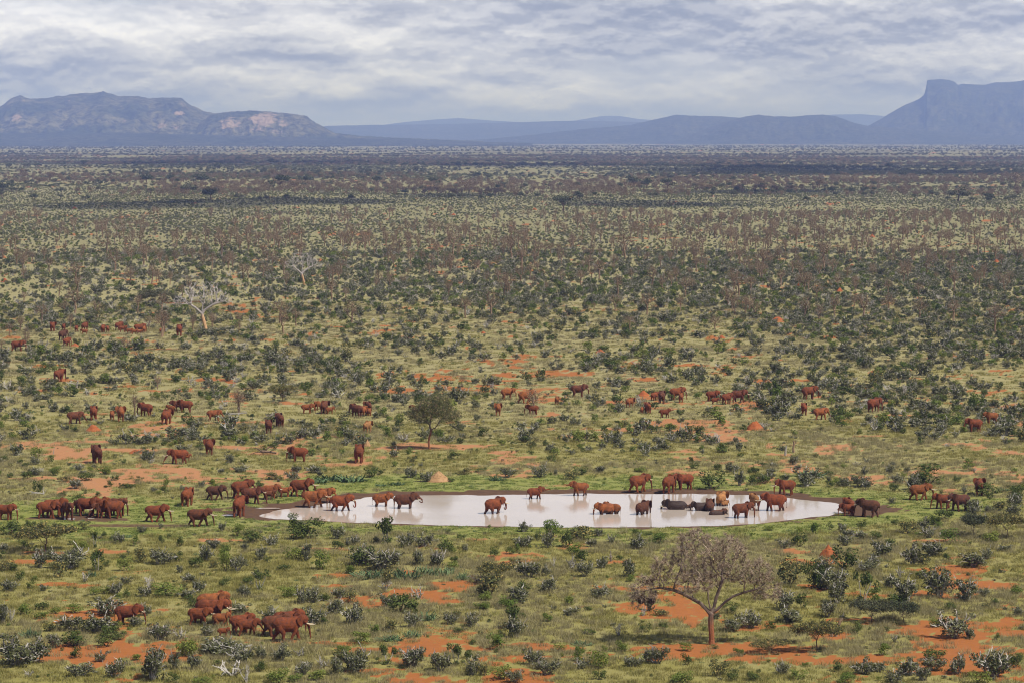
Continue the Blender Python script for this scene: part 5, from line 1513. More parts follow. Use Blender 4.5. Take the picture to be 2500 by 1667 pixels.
# shrubs one can point at in the photograph: x, base, width, height in crops of it
CROPS = [
 (800, 1250, .2976, [(75,300,90,80,K),(160,280,50,70,D),(215,265,70,80,D),(475,255,140,210,T_),(400,255,40,60,D),(655,285,90,120,D),(605,290,50,35,K),(785,280,120,100,D),(970,330,120,140,K),(1010,330,70,50,G),(990,175,40,35,K),(1090,220,70,50,K),(795,165,40,30,K),
  (1130,320,45,65,D),(1360,368,80,90,K),(1490,340,80,70,K),(1560,330,50,70,G),(1610,160,65,85,D),(1720,230,50,80,K),(1600,280,120,90,D),(1815,290,100,130,D),(1840,200,110,150,G),(1960,285,100,140,K),(2065,225,160,110,O_),(2170,280,70,70,D),(2220,195,60,60,D),(2330,255,50,70,D),
  (285,440,160,160,K),(455,470,200,180,D),(500,580,110,150,O_),(745,430,100,120,D),(905,440,110,160,W_),(900,440,130,100,D),(1040,410,60,60,K),(1010,470,100,70,G),(185,500,70,60,K),(340,530,220,80,S_),(640,545,200,120,S_),(820,510,180,90,S_),(950,510,130,80,S_),(1110,550,80,90,S_),
  (1260,580,140,100,W_),(1320,690,220,180,O_),(1290,720,120,70,G),(1270,795,130,70,G),(1650,530,160,140,D),(1790,520,60,90,D),(1855,450,40,90,W_),(2015,340,130,90,G),(2090,400,120,110,K),(2010,470,80,140,W_),(2115,525,100,130,D),(2260,455,80,90,D),(2325,400,60,100,W_),(1520,415,60,40,K),
  (750,710,90,130,W_),(605,825,210,190,K),(470,640,80,100,W_),(100,700,90,80,D),(190,740,130,100,O_),(60,830,120,120,D),(215,915,140,160,D),(685,940,90,130,D),(1610,660,100,120,K),(1560,740,170,130,D),(1470,780,120,100,G),(1510,955,140,180,T_),(1810,650,120,110,D),(1985,760,90,80,G),(2000,840,110,70,D),
  (1800,895,90,70,G),(995,915,80,100,D),(1170,935,100,110,D),(1060,860,90,70,O_),(800,880,160,80,S_),(510,975,100,90,O_),(270,1075,140,100,G),(1400,1125,140,130,G),(1415,1000,50,40,K),(2130,800,70,40,K),
  (130,1200,150,100,G),(70,1330,100,140,D),(235,1310,200,190,D),(485,1245,110,160,T_),(700,1270,180,180,D),(700,1262,150,170,W_),(925,1300,150,160,D),(1060,1250,120,170,T_),(1190,1330,110,140,D),(1165,1190,80,70,K),(1285,1335,100,100,O_),(1420,1370,160,110,G),(1530,1390,110,110,D),(1690,1250,120,130,D),
  (1800,1330,160,130,D),(1905,1135,100,60,G),(2055,1220,110,110,G),(2095,1280,90,80,D),(2205,1280,150,150,G),(2270,1140,60,50,G),(690,1020,130,70,S_),(510,1050,150,60,S_),(1180,1080,70,40,K),(2090,1090,120,50,S_),(1080,980,90,40,K),(2140,1000,80,50,K)]),
 (0, 1240, .2723, [(90,235,190,140,K),(265,165,100,60,K),(750,190,90,80,O_),(1275,215,70,60,D),(1445,180,40,50,D),(850,350,80,150,T_),(720,375,110,110,G),(195,365,110,80,K),(925,260,60,60,K),(1000,285,45,45,K),(1070,310,90,100,D),(1200,340,80,120,G),(1455,315,50,80,K),(1515,260,40,40,K),(1610,340,80,90,K),
  (45,390,70,80,D),(20,455,80,70,K),(360,530,100,150,D),(620,540,240,180,D),(600,520,160,150,W_),(520,620,140,150,O_),(870,560,130,180,T_),(955,520,70,60,K),(1130,560,140,110,G),(1120,470,80,70,K),(1270,480,140,160,O_),(1430,500,170,140,D),(1600,480,90,90,K),(1760,530,130,110,K),(1820,470,60,120,K),(1610,575,60,70,D),
  (820,610,90,70,S_),(760,660,90,90,W_),(275,720,60,70,K),(390,740,70,60,D),(850,775,90,60,G),(1335,720,90,120,W_),(1505,785,220,110,G),(1780,755,90,120,D),(235,950,140,90,G),(500,940,90,60,G),(670,935,130,75,G),(370,990,110,60,G),(950,950,240,150,D),(30,1030,100,170,D),(100,1010,60,130,W_),(650,1090,180,140,D),
  (850,1110,260,160,D),(980,1140,150,110,K),(1220,1060,100,90,D),(1430,1175,140,140,D),(1430,1165,130,140,W_),(1620,1170,120,130,W_),(480,1250,130,120,D),(670,1230,220,130,K),(960,1240,140,140,K),(1080,1180,100,90,K),(130,1400,260,230,D),(320,1370,200,200,D),(690,1340,110,90,K),(720,1500,190,120,D),(1030,1510,150,170,D),(900,1370,100,90,D),
  (1230,1360,100,60,G),(1370,1540,220,280,D),(1390,1480,120,170,W_),(1560,1440,110,150,D),(1690,1300,170,120,G),(1730,1440,100,150,D),(255,1510,70,70,W_),(1530,1560,110,90,K),(440,1100,110,90,O_),(270,1150,150,90,S_)]),
 (400, 1240, .2723, [(520,205,60,90,D),(660,250,110,110,G),(795,305,170,140,K),(975,330,110,90,D),(1180,270,190,160,K),(1320,270,160,170,K),(720,385,50,80,D),(870,460,90,110,D),(935,490,60,55,K),(1170,455,160,110,G),(1280,470,90,160,D),(1410,545,140,160,G),(1550,350,100,80,K),(1710,320,80,80,D),(1670,580,70,70,G),(1780,510,160,160,D),
  (300,530,120,110,K),(370,470,100,130,D),(440,530,110,70,O_),(540,460,100,130,G),(560,560,110,170,G),(660,560,110,140,D),(545,700,110,90,K),(760,670,90,70,K),(860,730,110,180,T_),(725,795,100,110,D),(1110,790,140,90,G),(1240,850,110,140,D),(1340,840,130,130,D),(1430,830,90,80,K),(1580,800,100,90,D),(1680,840,140,100,O_),(1545,940,160,130,D),
  (1710,1040,160,190,D),(1330,1040,160,150,D),(1450,1040,80,70,K),(980,1030,150,140,D),(670,950,150,110,D),(275,885,90,90,K),(1760,1200,140,90,G),(200,1320,170,150,G),(380,1140,80,110,D),(500,1300,300,120,D),(470,1290,200,130,W_),(720,1390,180,150,D),(690,1370,120,150,W_),(880,1350,80,120,D),(1060,1370,130,140,D),(1240,1320,100,90,W_),
  (1420,1430,130,120,W_),(1540,1490,130,150,D),(1620,1380,180,130,O_),(1730,1460,160,200,D),(1250,1480,120,110,D),(1240,1465,90,120,W_),(855,1460,80,90,K),(740,1560,90,160,W_),(1030,1560,180,120,G),(1180,1550,140,70,G),(1380,1530,170,90,G),(620,1500,250,140,W_),(340,1560,180,40,G)]),
 (1500, 1250, .26596, [(205,330,130,130,D),(400,285,150,90,G),(190,200,60,60,K),(310,205,90,30,K),(140,590,110,160,D),(150,630,100,60,G),(45,430,60,50,K),(320,900,90,130,D),(265,950,60,110,W_),(430,945,130,80,O_),(280,1095,110,80,K),(450,1070,80,60,K),(40,1130,80,110,W_),(70,1280,120,100,G),(390,1380,170,170,D),(170,1410,120,100,D),(650,1270,110,70,G),
  (660,1400,80,110,K),(620,1560,200,110,G),(950,1500,180,150,O_),(1090,1540,110,100,K),(1260,1540,110,100,K),(1140,1310,90,70,G),(920,1250,60,40,K),(1080,1090,150,110,D),(1250,1060,160,160,D),(1070,930,120,110,K),(1360,805,70,90,K),(1425,1080,80,100,K),(1570,890,180,180,D),(1600,1000,220,120,D),(1725,880,110,150,K),(1550,330,90,90,D),(1700,310,130,130,K),
  (1680,200,90,60,G),(1420,165,80,50,G),(1840,200,90,120,G),(1615,660,190,240,O_),(1830,700,150,250,K)]),
 (1900, 1250, .266, [(330,200,100,100,G),(475,155,60,60,K),(585,185,80,90,D),(760,145,90,70,K),(1190,195,140,120,O_),(1290,220,80,40,G),(1450,110,100,90,K),(620,300,110,90,D),(650,230,100,80,D),(760,250,90,90,D),(890,245,120,70,K),(960,400,170,130,D),(1050,320,110,90,K),(1230,480,140,190,D),(1410,400,150,140,D),(1400,390,120,140,W_),(1340,480,150,130,O_),(1555,440,90,70,K),
  (1590,270,190,110,G),(1940,270,140,100,G),(1790,500,180,130,D),(2080,350,90,60,D),(410,580,140,170,D),(600,520,180,200,K),(840,540,150,110,D),(470,700,260,200,D),(540,830,160,200,D),(380,700,140,170,K),(780,840,160,300,T_),(880,830,110,140,G),(1040,690,110,120,D),(1120,600,80,130,W_),(1180,820,230,220,D),(1090,830,190,90,K),(1315,610,100,100,K),(1480,780,190,280,D),
  (1740,810,190,200,D),(1900,770,100,80,D),(2180,750,110,80,G),(1590,890,90,70,K),(450,960,130,160,D),(1440,1050,110,100,G),(1620,1150,230,220,D),(1750,1150,100,90,D),(1000,1090,50,50,K),(710,1110,110,110,K),(1075,1190,80,100,W_),(960,1310,110,100,G),(1430,1350,180,110,K),(250,1420,50,50,G),(560,1460,100,100,K),(790,1480,160,130,D),(920,1460,110,80,D),(1210,1490,160,150,D),
  (1420,1450,170,120,D),(1650,1480,120,190,D),(1980,1500,260,240,D),(1960,1480,160,200,W_),(1840,1560,180,110,G),(2180,1420,130,130,K),(2000,1170,70,70,K),(1050,1560,150,110,D),(1340,1540,140,130,D),(620,1560,180,80,G),(170,1530,150,80,G),(50,1480,110,110,D)]),
 (0, 1140, .26573, [(250,105,90,80,K),(350,240,90,120,K),(690,195,90,95,D),(800,120,110,90,K),(960,65,120,80,G),(1050,120,60,50,K),(1160,190,140,55,K),(1510,185,70,90,G),(720,305,100,70,K),(910,265,60,45,K),(1410,220,50,40,D),(1855,180,60,55,D),(1960,185,100,65,G),(500,45,100,50,G),(1260,135,90,50,O_),(190,165,70,30,O_),(600,130,140,50,O_),(970,185,40,30,K)]),
 (500, 1140, .26573, [(80,180,100,60,G),(500,170,80,45,K),(150,55,60,50,D),(330,45,120,60,D),(640,110,160,60,O_),(810,120,110,80,D),(1020,145,180,60,S_),(1140,120,200,80,S_),(1340,130,220,90,S_),(1520,90,110,100,K),(1600,70,70,60,K),(1890,95,90,100,D),(2040,130,110,90,D),(2260,130,60,40,K),(1010,50,110,70,D),(1620,170,90,30,S_),(1760,160,120,35,S_)]),
 (1125, 1140, .26573, [(430,90,100,90,D),(740,90,130,110,D),(1000,110,130,110,O_),(330,120,110,60,S_),(1090,70,110,80,K),(1280,45,70,60,D),(1650,40,110,50,G),(1750,105,40,40,K),(2310,200,190,170,K),(1570,110,70,40,G),(30,65,100,60,O_),(180,40,110,40,K)]),
 (1625, 1130, .26573, [(430,230,230,160,K),(680,205,90,140,D),(830,190,140,90,K),(900,190,110,100,K),(1290,210,190,150,D),(1350,120,190,80,S_),(1075,150,60,50,K),(1500,220,80,60,K),(1640,210,90,80,D),(1790,215,120,110,D),(1850,240,70,90,D),(2100,255,80,80,K),(2280,240,120,150,D),(600,80,110,80,D),(820,90,80,70,K),(920,30,90,40,K),(470,60,70,60,K),(270,50,90,60,K),(1210,55,70,40,D)]),
 (2100, 1130, .17007, [(480,400,130,130,K),(1000,300,420,260,K),(770,380,170,180,W_),(1830,460,290,210,K),(1500,430,80,110,D),(1620,690,200,180,D),(1200,800,240,160,K),(1060,880,130,170,K),(1130,920,90,80,G),(1990,680,200,170,O_),(1830,700,120,100,D),(2230,600,170,170,D),(2200,750,170,170,D),(2270,440,220,180,K),(1380,270,110,90,K),(1560,110,160,110,G),(700,1000,250,180,O_),(900,940,120,120,D),(500,880,100,80,K),(2050,400,140,70,S_)]),
]
MAN = []
for ox, oy, s, lst in CROPS:
    for (a, b, w, h, k) in lst:
        px, py = ox + a * s, oy + b * s
        if py > 1690: continue
        if any(abs(px - m[0]) < 5 and abs(py - m[1]) < 4 and m[2] == k for m in MAN): continue
        MAN.append((px, py, k))
        x, y, z = place_px(px, py)
        q = ppm(px, py)
        shrub_thing(k, x, y, z - .03, w * s / q * (1.32 if k != S_ else 1.05), h * s / q * 1.22, True)
MANP = np.array([(m[0], m[1]) for m in MAN])

# the rest of the scrub: the nearest of each kind are shrubs of their own, the others one mass
def hidden_ele(px, py, hp):
    dx_ = np.abs(EBOX[:, 0] - px); dy_ = py - EBOX[:, 1]
    return bool(np.any((dx_ < EBOX[:, 2] * 0.5 + hp * .4) & (dy_ > -2) & (dy_ < hp * 0.95)))


STUFF = {}          # library key -> list of (x, y, z, rot, sx, sz)
def stuff(key, x, y, z, rot, sx, sz): STUFF.setdefault(key, []).append((x, y, z, rot, sx, sz))


rr = np.random.default_rng(77)
TW = math.tan(R(14.5))


def scatter(d0, d1, per_m2):
    n = int((d1 ** 2 - d0 ** 2) * TW * per_m2)
    y = np.sqrt(rr.uniform(d0 ** 2, d1 ** 2, n))
    x = y * rr.uniform(-TW, TW, n)
    return x, y


cand = []
for d0, d1, per in ((255, 400, .018), (400, 470, .028), (470, 640, .062), (640, 760, .062), (760, 1000, .048), (1000, 1300, .048)):
    x, y = scatter(d0, d1, per * 1.9)
    dens = fbm(x / 26.0, y / 34.0, 3, 91) * .7 + fbm(x / 140.0, y / 190.0, 2, 92) * .5
    keep = rr.random(len(x)) < np.clip((dens - .38) * 3.2, np.where(y > 760, .30, .10), 1)
    cand.append(np.stack([x[keep], y[keep]], 1))
cand = np.concatenate(cand)
cand = cand[np.argsort(cand[:, 1])]
cpx, cpy = to_px(cand[:, 0], cand[:, 1])
ce, cl_, cm, cd = masks(cand[:, 0], cand[:, 1])
cz = ground_z(cand[:, 0], cand[:, 1])
open_ = np.zeros(len(cand), bool)
for cx, cyy, rx, ry in ((1140, 1095, 130, 16), (300, 1110, 200, 22), (450, 1165, 260, 26), (1000, 1195, 500, 16), (250, 1260, 420, 46), (1560, 1195, 500, 16), (2200, 1225, 250, 36), (1250, 1300, 900, 14)):
    open_ |= (np.hypot((cpx - cx) / rx, (cpy - cyy) / ry) < 1) & (rr.random(len(cand)) < .86)
for i in range(len(cand)):
    x, y = cand[i]
    px, py = cpx[i], cpy[i]
    infr = -8 < px < 2508 and py < 1675
    if cd[i] < 5 or open_[i]: continue
    if ce[i] > .5 and rr.random() < .75: continue
    if py > 1285 and infr:
        if np.min(np.hypot(MANP[:, 0] - px, (MANP[:, 1] - py) * 1.6)) < 26: continue
    u_ = rr.random()
    if y > 480 or py < 1140:
        k = D if u_ < .42 else K if u_ < .60 else G if u_ < .75 else O_ if u_ < .82 else W_ if u_ < .94 else T_ if u_ < .98 else S_
    else:
        k = D if u_ < .30 else K if u_ < .52 else G if u_ < .68 else O_ if u_ < .82 else W_ if u_ < .90 else S_
    w = rr.uniform(.8, 1.6) * (1.35 if k == D else 1.1) * (1.25 if y > 480 else .9)
    if rr.random() < .20: w *= 1.5
    if rr.random() < .22: w *= .6
    h = w * rr.uniform(.65, 1.05) * (.55 if k == S_ else 1)
    q = FPX / y
    if infr and hidden_ele(px, py, h * q): continue
    if infr and COUNT[k] < LIMIT and y < 760:
        shrub_thing(k, x, y, cz[i] - .03, w, h, bool(y < 455 and h > .8))
    else:
        stuff(k, x, y, cz[i] - .03, rr.uniform(0, 6.28), w, h)

# tiny weeds and seedlings near us
x, y = scatter(262, 520, .075)
e, l, m, d = masks(x, y)
z = ground_z(x, y)
for i in range(len(x)):
    if d[i] < 2.5 or m[i] > .6 or (e[i] > .6 and rr.random() < .8): continue
    k = (G, K, O_, S_, D)[rr.integers(0, 5)] if l[i] < .5 else (G, S_, G)[rr.integers(0, 3)]
    w = rr.uniform(.25, .7)
    stuff(k, x[i], y[i], z[i] - .02, rr.uniform(0, 6.28), w, w * rr.uniform(.45, .9))

# knee high growth between the shrubs farther out
x, y = scatter(500, 1400, .036)
z = ground_z(x, y); kq = rr.integers(0, 6, len(x))
for i in range(len(x)):
    w = rr.uniform(.4, 1.0)
    stuff((O_, G, W_, O_, D, K)[kq[i]], x[i], y[i], z[i] - .02, rr.uniform(0, 6.28), w, w * rr.uniform(.5, .9))

# ------------------------------------------------------------------ brown bare trees of the plain
BT = [
 (0, 340, .34013, [(825,955,180),(120,905,120),(200,880,100),(20,860,90),(775,745,100),(410,780,80),(925,885,130),(1030,910,170),(940,880,90),(1195,920,90),(1590,850,180),(1720,810,120),(1785,805,120),(1520,935,120),(1960,925,110),(1890,850,110),(2330,770,90),(1930,730,90),(2000,780,80),(1250,810,70),(1115,830,60),(600,840,90),(540,1045,170),
   (300,1320,140),(460,1265,110),(150,1380,110),(70,1415,100),(505,1370,120),(2010,1320,170),(2125,1340,130),(1530,1345,100),(1160,1420,200),(1710,1400,100),(1385,1360,110),(1070,1370,110),(190,1470,120),(2310,1110,80),(1380,880,100),(1440,870,80),(1320,840,90)]),
 (800, 340, .34013, [(160,770,110),(215,800,90),(420,760,110),(590,775,110),(900,830,170),(790,850,100),(130,890,90),(260,890,70),(680,900,110),(750,920,100),(1220,930,100),(1390,955,190),(1320,870,190),(1510,860,130),(1430,800,110),(1190,790,90),(1680,910,130),(1600,830,90),(1750,810,120),(1840,950,90),(1885,860,80),(2060,940,120),(2135,850,180),(2230,850,90),
   (2050,780,90),(1960,740,100),(1900,740,90),(1300,1110,160),(850,1040,90),(990,1285,160),(1170,1290,210),(350,1080,90),(130,1150,90),(165,1355,200),(2065,1235,130),(2165,1380,120),(1570,1110,90),(560,640,70),(575,990,70),(1910,1230,60)]),
 (1600, 340, .38265, [(320,850,100),(265,650,80),(250,765,100),(740,665,110),(900,675,120),(540,810,140),(690,870,180),(1075,830,180),(500,960,140),(605,995,130),(945,990,150),(1165,960,110),(1275,990,110),(1145,1140,150),(1325,1150,170),(955,1160,160),(1045,1175,130),(510,1125,120),(635,1135,110),(380,1240,120),(135,915,90),(40,980,110),(160,1100,110),
   (1905,975,140),(1690,1160,140),(1900,1170,150),(2170,1240,190),(1610,640,90),(1720,640,90),(1635,780,120),(1880,680,90),(2230,640,90),(1480,770,80),(1740,800,70),(1610,850,90),(1890,800,80),(2170,780,110),(705,520,80),(930,540,80),(1855,520,80)]),
 (380, 590, .18707, [(740,1130,210),(1080,1110,190),(485,1170,190),(90,1240,330)]),
 (0, 760, .21259, [(1440,490,210),(1810,890,160),(300,450,190),(20,450,140)]),
 (140, 960, .19558, [(965,265,260),(2260,260,280)]),
 (500, 960, .19558, [(430,260,330)]),
 (940, 920, .19558, [(960,110,140),(1850,470,320)]),
]
bare = []
for ox, oy, s, lst in BT:
    for (a, b, h) in lst:
        bare.append((ox + a * s, oy + b * s, h * s, 1))
for _ in range(900):
    py = 340 + rr.choice([rr.uniform(195, 285), rr.uniform(195, 480), rr.uniform(225, 270)])
    px = rr.uniform(0, 2500)
    if py > 690 and px < 900 and rr.random() < .6: continue
    if len(bare) > 288: break
    if vnoise(np.array([px / 160.0]), np.array([py / 22.0]), 3)[0] < .45: continue
    if min(math.hypot((b[0] - px), (b[1] - py) * 2) for b in bare) < 12: continue
    bare.append((px, py, (py - YH) * .135 * rr.uniform(.7, 1.15), 0))
for k, (px, py, h, man) in enumerate(bare):
    v = random.randrange(len(T_BARE))
    x, y, z = place_px(px, py)
    s = h / ppm(px, py) / 5.6
    o = bpy.data.objects.new('bare_tree', None); o.empty_display_size = .5
    COL.objects.link(o)
    o.location = (x, y, z); o.scale = (s, s, s * 1.0); o.rotation_euler = (0, 0, random.uniform(0, 6.28))
    tag(o, None, 'tree', 'brown bare trees of the plain')
    add_obj('trunk', T_BARE[v][0], o); add_obj('crown', T_BARE[v][1], o)
    hm_ = h / ppm(px, py)
    PENDING.append((o, 'tall brown bare tree' if hm_ > 6.3 else 'short brown bare tree' if hm_ < 4.0 else 'brown bare tree', px, py))

# single trees far out on the plain
FT = [(10, 472, 30, 'd'), (357, 449, 26, 'd'), (456, 475, 34, 'y'), (515, 490, 36, 'd'), (418, 444, 22, 'd'), (448, 445, 20, 'd'), (478, 443, 22, 'g'), (684, 466, 40, 'g'), (721, 472, 32, 'p'), (745, 450, 26, 'g'), (490, 452, 30, 'g'), (920, 449, 24, 'g'),
      (1375, 519, 44, 'y'), (1060, 458, 26, 'y'), (1135, 468, 30, 'p'), (1548, 458, 28, 'd'), (1580, 460, 26, 'g'), (2340, 493, 42, 'd'), (2480, 455, 34, 'p'), (2080, 452, 26, 'p'), (2000, 460, 24, 'p'), (1630, 466, 32, 'y'), (1790, 447, 18, 'g'), (1165, 436, 16, 'g'), (1190, 438, 18, 'd'),
      (1015, 420, 16, 'd'), (1160, 436, 18, 'g'), (1250, 420, 18, 'g'), (1850, 412, 16, 'd'), (1980, 420, 18, 'd'), (2045, 418, 16, 'd'), (2170, 414, 18, 'd'), (2200, 436, 22, 'd'), (660, 402, 16, 'd'), (585, 394, 14, 'g'), (205, 408, 18, 'd'), (120, 440, 24, 'p'), (180, 440, 22, 'p'), (210, 436, 18, 'p'), (50, 432, 22, 'p'), (668, 434, 24, 'p'), (700, 432, 22, 'p'), (532, 414, 18, 'g')]
CN = {'d': 'dark domed', 'g': 'dull green', 'y': 'yellowish wide', 'p': 'pinkish brown bare'}
for (px, py, h, c) in FT:
    x, y, z = place_px(px, py)
    s = h / ppm(px, py) / 5.4
    me = random.choice(T_PINK) if c == 'p' else random.choice(T_FAR)
    o = bpy.data.objects.new('plain_tree', me); COL.objects.link(o)
    if c == 'y': o['tint'] = 1.0
    o.location = (x, y, z - .1); o.scale = (s * 1.15, s * 1.15, s); o.rotation_euler = (0, 0, random.uniform(0, 6.28))
    tag(o, None, 'tree', 'single trees far out on the plain')
    side = 'leftmost third' if px < 833 else 'middle third' if px < 1667 else 'right third'
    PENDING.append((o, CN[c] + ' far tree', px, py))
LMN += ['the left hill foot', 'the rocky dome', 'the hazy middle horizon', 'the low round hills', 'the mesa foot', 'the dark left band of scrub', 'the yellowish lone tree', 'the dark right band of trees', 'the brown belt of trees', 'the right end of the brown belt', 'the far right plain', 'the far left plain']
LMP = np.concatenate([LMP, np.array([(250, 400), (640, 390), (1100, 400), (1750, 395), (2300, 400), (350, 500), (1375, 519), (2050, 430), (1250, 590), (2000, 620), (2400, 560), (100, 600)], float)])

# scrub and woodland beyond what one could count
x, y = scatter(1300, 3000, .040 * 1.5)
dens = fbm(x / 70.0, y / 110.0, 3, 93) * .75 + fbm(x / 300.0, y / 420.0, 2, 94) * .45
keep = rr.random(len(x)) < np.clip((dens - .33) * 2.4, .34, 1)
x, y = x[keep], y[keep]; z = ground_z(x, y)
kk = rr.random(len(x))
for i in range(len(x)):
    k = D if kk[i] < .36 else K if kk[i] < .50 else O_ if kk[i] < .74 else G if kk[i] < .84 else W_
    w = rr.uniform(.9, 1.9)
    stuff(k, x[i], y[i], z[i] - .05, rr.uniform(0, 6.28), w, w * rr.uniform(.6, .95))
x, y = scatter(3000, 7500, .0060)
keep = rr.random(len(x)) < np.clip((fbm(x / 300.0, y / 420.0, 3, 95) - .30) * 3, .12, 1)
x, y = x[keep], y[keep]; z = ground_z(x, y)
for i in range(len(x)):
    k = (D, K, O_, O_, D)[rr.integers(0, 5)]
    w = rr.uniform(3.0, 7.0)
    stuff(k, x[i], y[i], z[i] - .2, rr.uniform(0, 6.28), w, rr.uniform(1.8, 3.0))
# belts of brown bare trees and leafy trees
for d0, d1, per, key in ((800, 1150, .0012, 'bare'), (1150, 1900, .0034, 'bare'), (2500, 3900, .0020, 'pink'), (2300, 5200, .0005, 'leafy'), (3900, 5200, .0030, 'leafy'), (5200, 9000, .0007, 'leafy'), (5200, 8000, .0010, 'pink'), (9000, 18000, .00022, 'leafy')):
    x, y = scatter(d0, d1, per)
    nn = fbm(x / 250.0, y / 260.0, 3, 97 + int(d0)) 
    keep = rr.random(len(x)) < np.clip((nn - .38) * 4, .04, 1)
    if key == 'leafy' and d0 == 3900:
        keep &= (fbm(x / 900.0, y / 500.0, 2, 12) > .45) | ((x > 400) & (y > 3700) & (y < 4600))
    x, y = x[keep], y[keep]; z = ground_z(x, y)
    for i in range(len(x)):
        s = rr.uniform(.7, 1.35)
        stuff(key, x[i], y[i], z[i] - .1, rr.uniform(0, 6.28), s * (1.0 if d0 < 5000 else 1.5), s * (1.0 if d0 < 9000 else 1.3))

# ------------------------------------------------------------------ grass
def grass_mesh(seed, n, rad, hgt, wid, lean):
    rng = np.random.default_rng(seed)
    a = rng.uniform(0, 6.28, n); q = rad * np.sqrt(rng.random(n))
    base = np.stack([q * np.cos(a), q * np.sin(a), np.full(n, -.02)], 1)
    hh = hgt * rng.uniform(.45, 1.15, (n, 1))
    dv = np.stack([rng.normal(size=n) * lean + lean * .5, rng.normal(size=n) * lean, np.ones(n)], 1)
    an = rng.uniform(0, 6.28, n)
    sd_ = np.stack([np.cos(an), np.sin(an), np.zeros(n)], 1) * wid
    P = np.stack([base + sd_, base - sd_, base + dv * hh], 1)
    return P.reshape(-1, 3)


def mat_grass(name, a, b, c):
    m, t = new_mat(name)
    oi = t.n('ShaderNodeObjectInfo')
    geo = t.n('ShaderNodeNewGeometry')
    base = t.mix(oi.outputs['Random'], a, b)
    base = t.mix(t.ramp(geo.outputs['Random Per Island'], .35, 1.0, False, 0.0, .8), base, c)
    finish(t, base, 0.75, 0.15, trans=0.3)
    return m


M['grass_mix'] = mat_grass('mixed grass', (0.150, 0.156, 0.032), (0.290, 0.252, 0.076), (0.340, 0.292, 0.112))
M['grass_dry'] = mat_grass('dry grass', (0.215, 0.190, 0.088), (0.310, 0.270, 0.130), (0.390, 0.340, 0.190))
M['grass_lush'] = mat_grass('lush grass', (0.095, 0.150, 0.024), (0.190, 0.235, 0.048), (0.270, 0.265, 0.095))
GL = {}
for k in range(4):
    for nm, n, rad, hg, wd, ln, mt in (('grass_mix', 46, .75, .42, .022, .35, 'grass_mix'), ('grass_dry', 60, .65, .62, .020, .40, 'grass_dry'), ('grass_lush', 60, .70, .17, .035, .6, 'grass_lush')):
        so = Soup(); so.tri(grass_mesh(500 + k * 7 + len(nm), n, rad, hg, wd, ln), 0)
        GL.setdefault(nm, []).append(so.mesh(nm, [M[mt]]))
for d0, d1, per in ((262, 380, 1.15), (380, 520, .75), (520, 900, .20)):
    x, y = scatter(d0, d1, per)
    inx = np.abs(x) < y * math.tan(R(12.0)) + 4
    x, y = x[inx], y[inx]
    e, l, m, d = masks(x, y)
    z = ground_z(x, y)
    dry = fbm(x / 14.0, y / 18.0, 3, 55)
    ok = (d > 1.0) & (m < .5) & (e < rr.uniform(.1, .7, len(x)) + .8 * (rr.random(len(x)) < .10))
    for i in np.where(ok)[0]:
        key = 'grass_lush' if l[i] > rr.uniform(.15, .6) else 'grass_dry' if dry[i] + .10 * sstep(420, 800, y[i]) > rr.uniform(.42, .72) else 'grass_mix'
        s = rr.uniform(.6, 1.25)
        stuff(key, x[i], y[i], z[i], rr.uniform(0, 6.28), s * (1 if y[i] < 520 else 1.6), s * rr.uniform(.7, 1.2))


# ------------------------------------------------------------------ one object per mass: points that carry copies of the library meshes
def mass(name, label, rows, lib, kind='stuff'):
    rows = np.array(rows, float)
    lc = bpy.data.collections.new(name + '_library')
    for k, me in enumerate(lib):
        lc.objects.link(bpy.data.objects.new('%s_sample_%d' % (name, k), me))
    me = bpy.data.meshes.new(name)
    n = len(rows)
    me.vertices.add(n)
    me.vertices.foreach_set('co', rows[:, :3].astype(np.float32).ravel())
    at = me.attributes.new('turn', 'FLOAT_VECTOR', 'POINT')
    tr = np.zeros((n, 3), np.float32); tr[:, 2] = rows[:, 3]
    at.data.foreach_set('vector', tr.ravel())
    at = me.attributes.new('size', 'FLOAT_VECTOR', 'POINT')
    at.data.foreach_set('vector', np.stack([rows[:, 4], rows[:, 4], rows[:, 5]], 1).astype(np.float32).ravel())
    at = me.attributes.new('pick', 'INT', 'POINT')
    at.data.foreach_set('value', RNG.integers(0, len(lib), n).astype(np.int32))
    ng = bpy.data.node_groups.new(name, 'GeometryNodeTree')
    ng.interface.new_socket('Geometry', in_out='INPUT', socket_type='NodeSocketGeometry')
    ng.interface.new_socket('Geometry', in_out='OUTPUT', socket_type='NodeSocketGeometry')
    N, L = ng.nodes, ng.links
    gi, go = N.new('NodeGroupInput'), N.new('NodeGroupOutput')
    ci = N.new('GeometryNodeCollectionInfo')
    ci.inputs['Collection'].default_value = lc
    ci.inputs['Separate Children'].default_value = True
    ci.inputs['Reset Children'].default_value = True
    ip = N.new('GeometryNodeInstanceOnPoints')
    ip.inputs['Pick Instance'].default_value = True
    def attr(nm, typ):
        a = N.new('GeometryNodeInputNamedAttribute'); a.data_type = typ
        a.inputs['Name'].default_value = nm
        return next(s for s in a.outputs if s.enabled and s.name == 'Attribute')
    L.new(gi.outputs[0], ip.inputs['Points'])
    L.new(ci.outputs[0], ip.inputs['Instance'])
    L.new(attr('pick', 'INT'), ip.inputs['Instance Index'])
    L.new(attr('turn', 'FLOAT_VECTOR'), ip.inputs['Rotation'])
    L.new(attr('size', 'FLOAT_VECTOR'), ip.inputs['Scale'])
    L.new(ip.outputs[0], go.inputs[0])
    o = add_obj(name, me)
    md = o.modifiers.new('copies', 'NODES'); md.node_group = ng
    tag(o, label, None, None, kind)
    return o


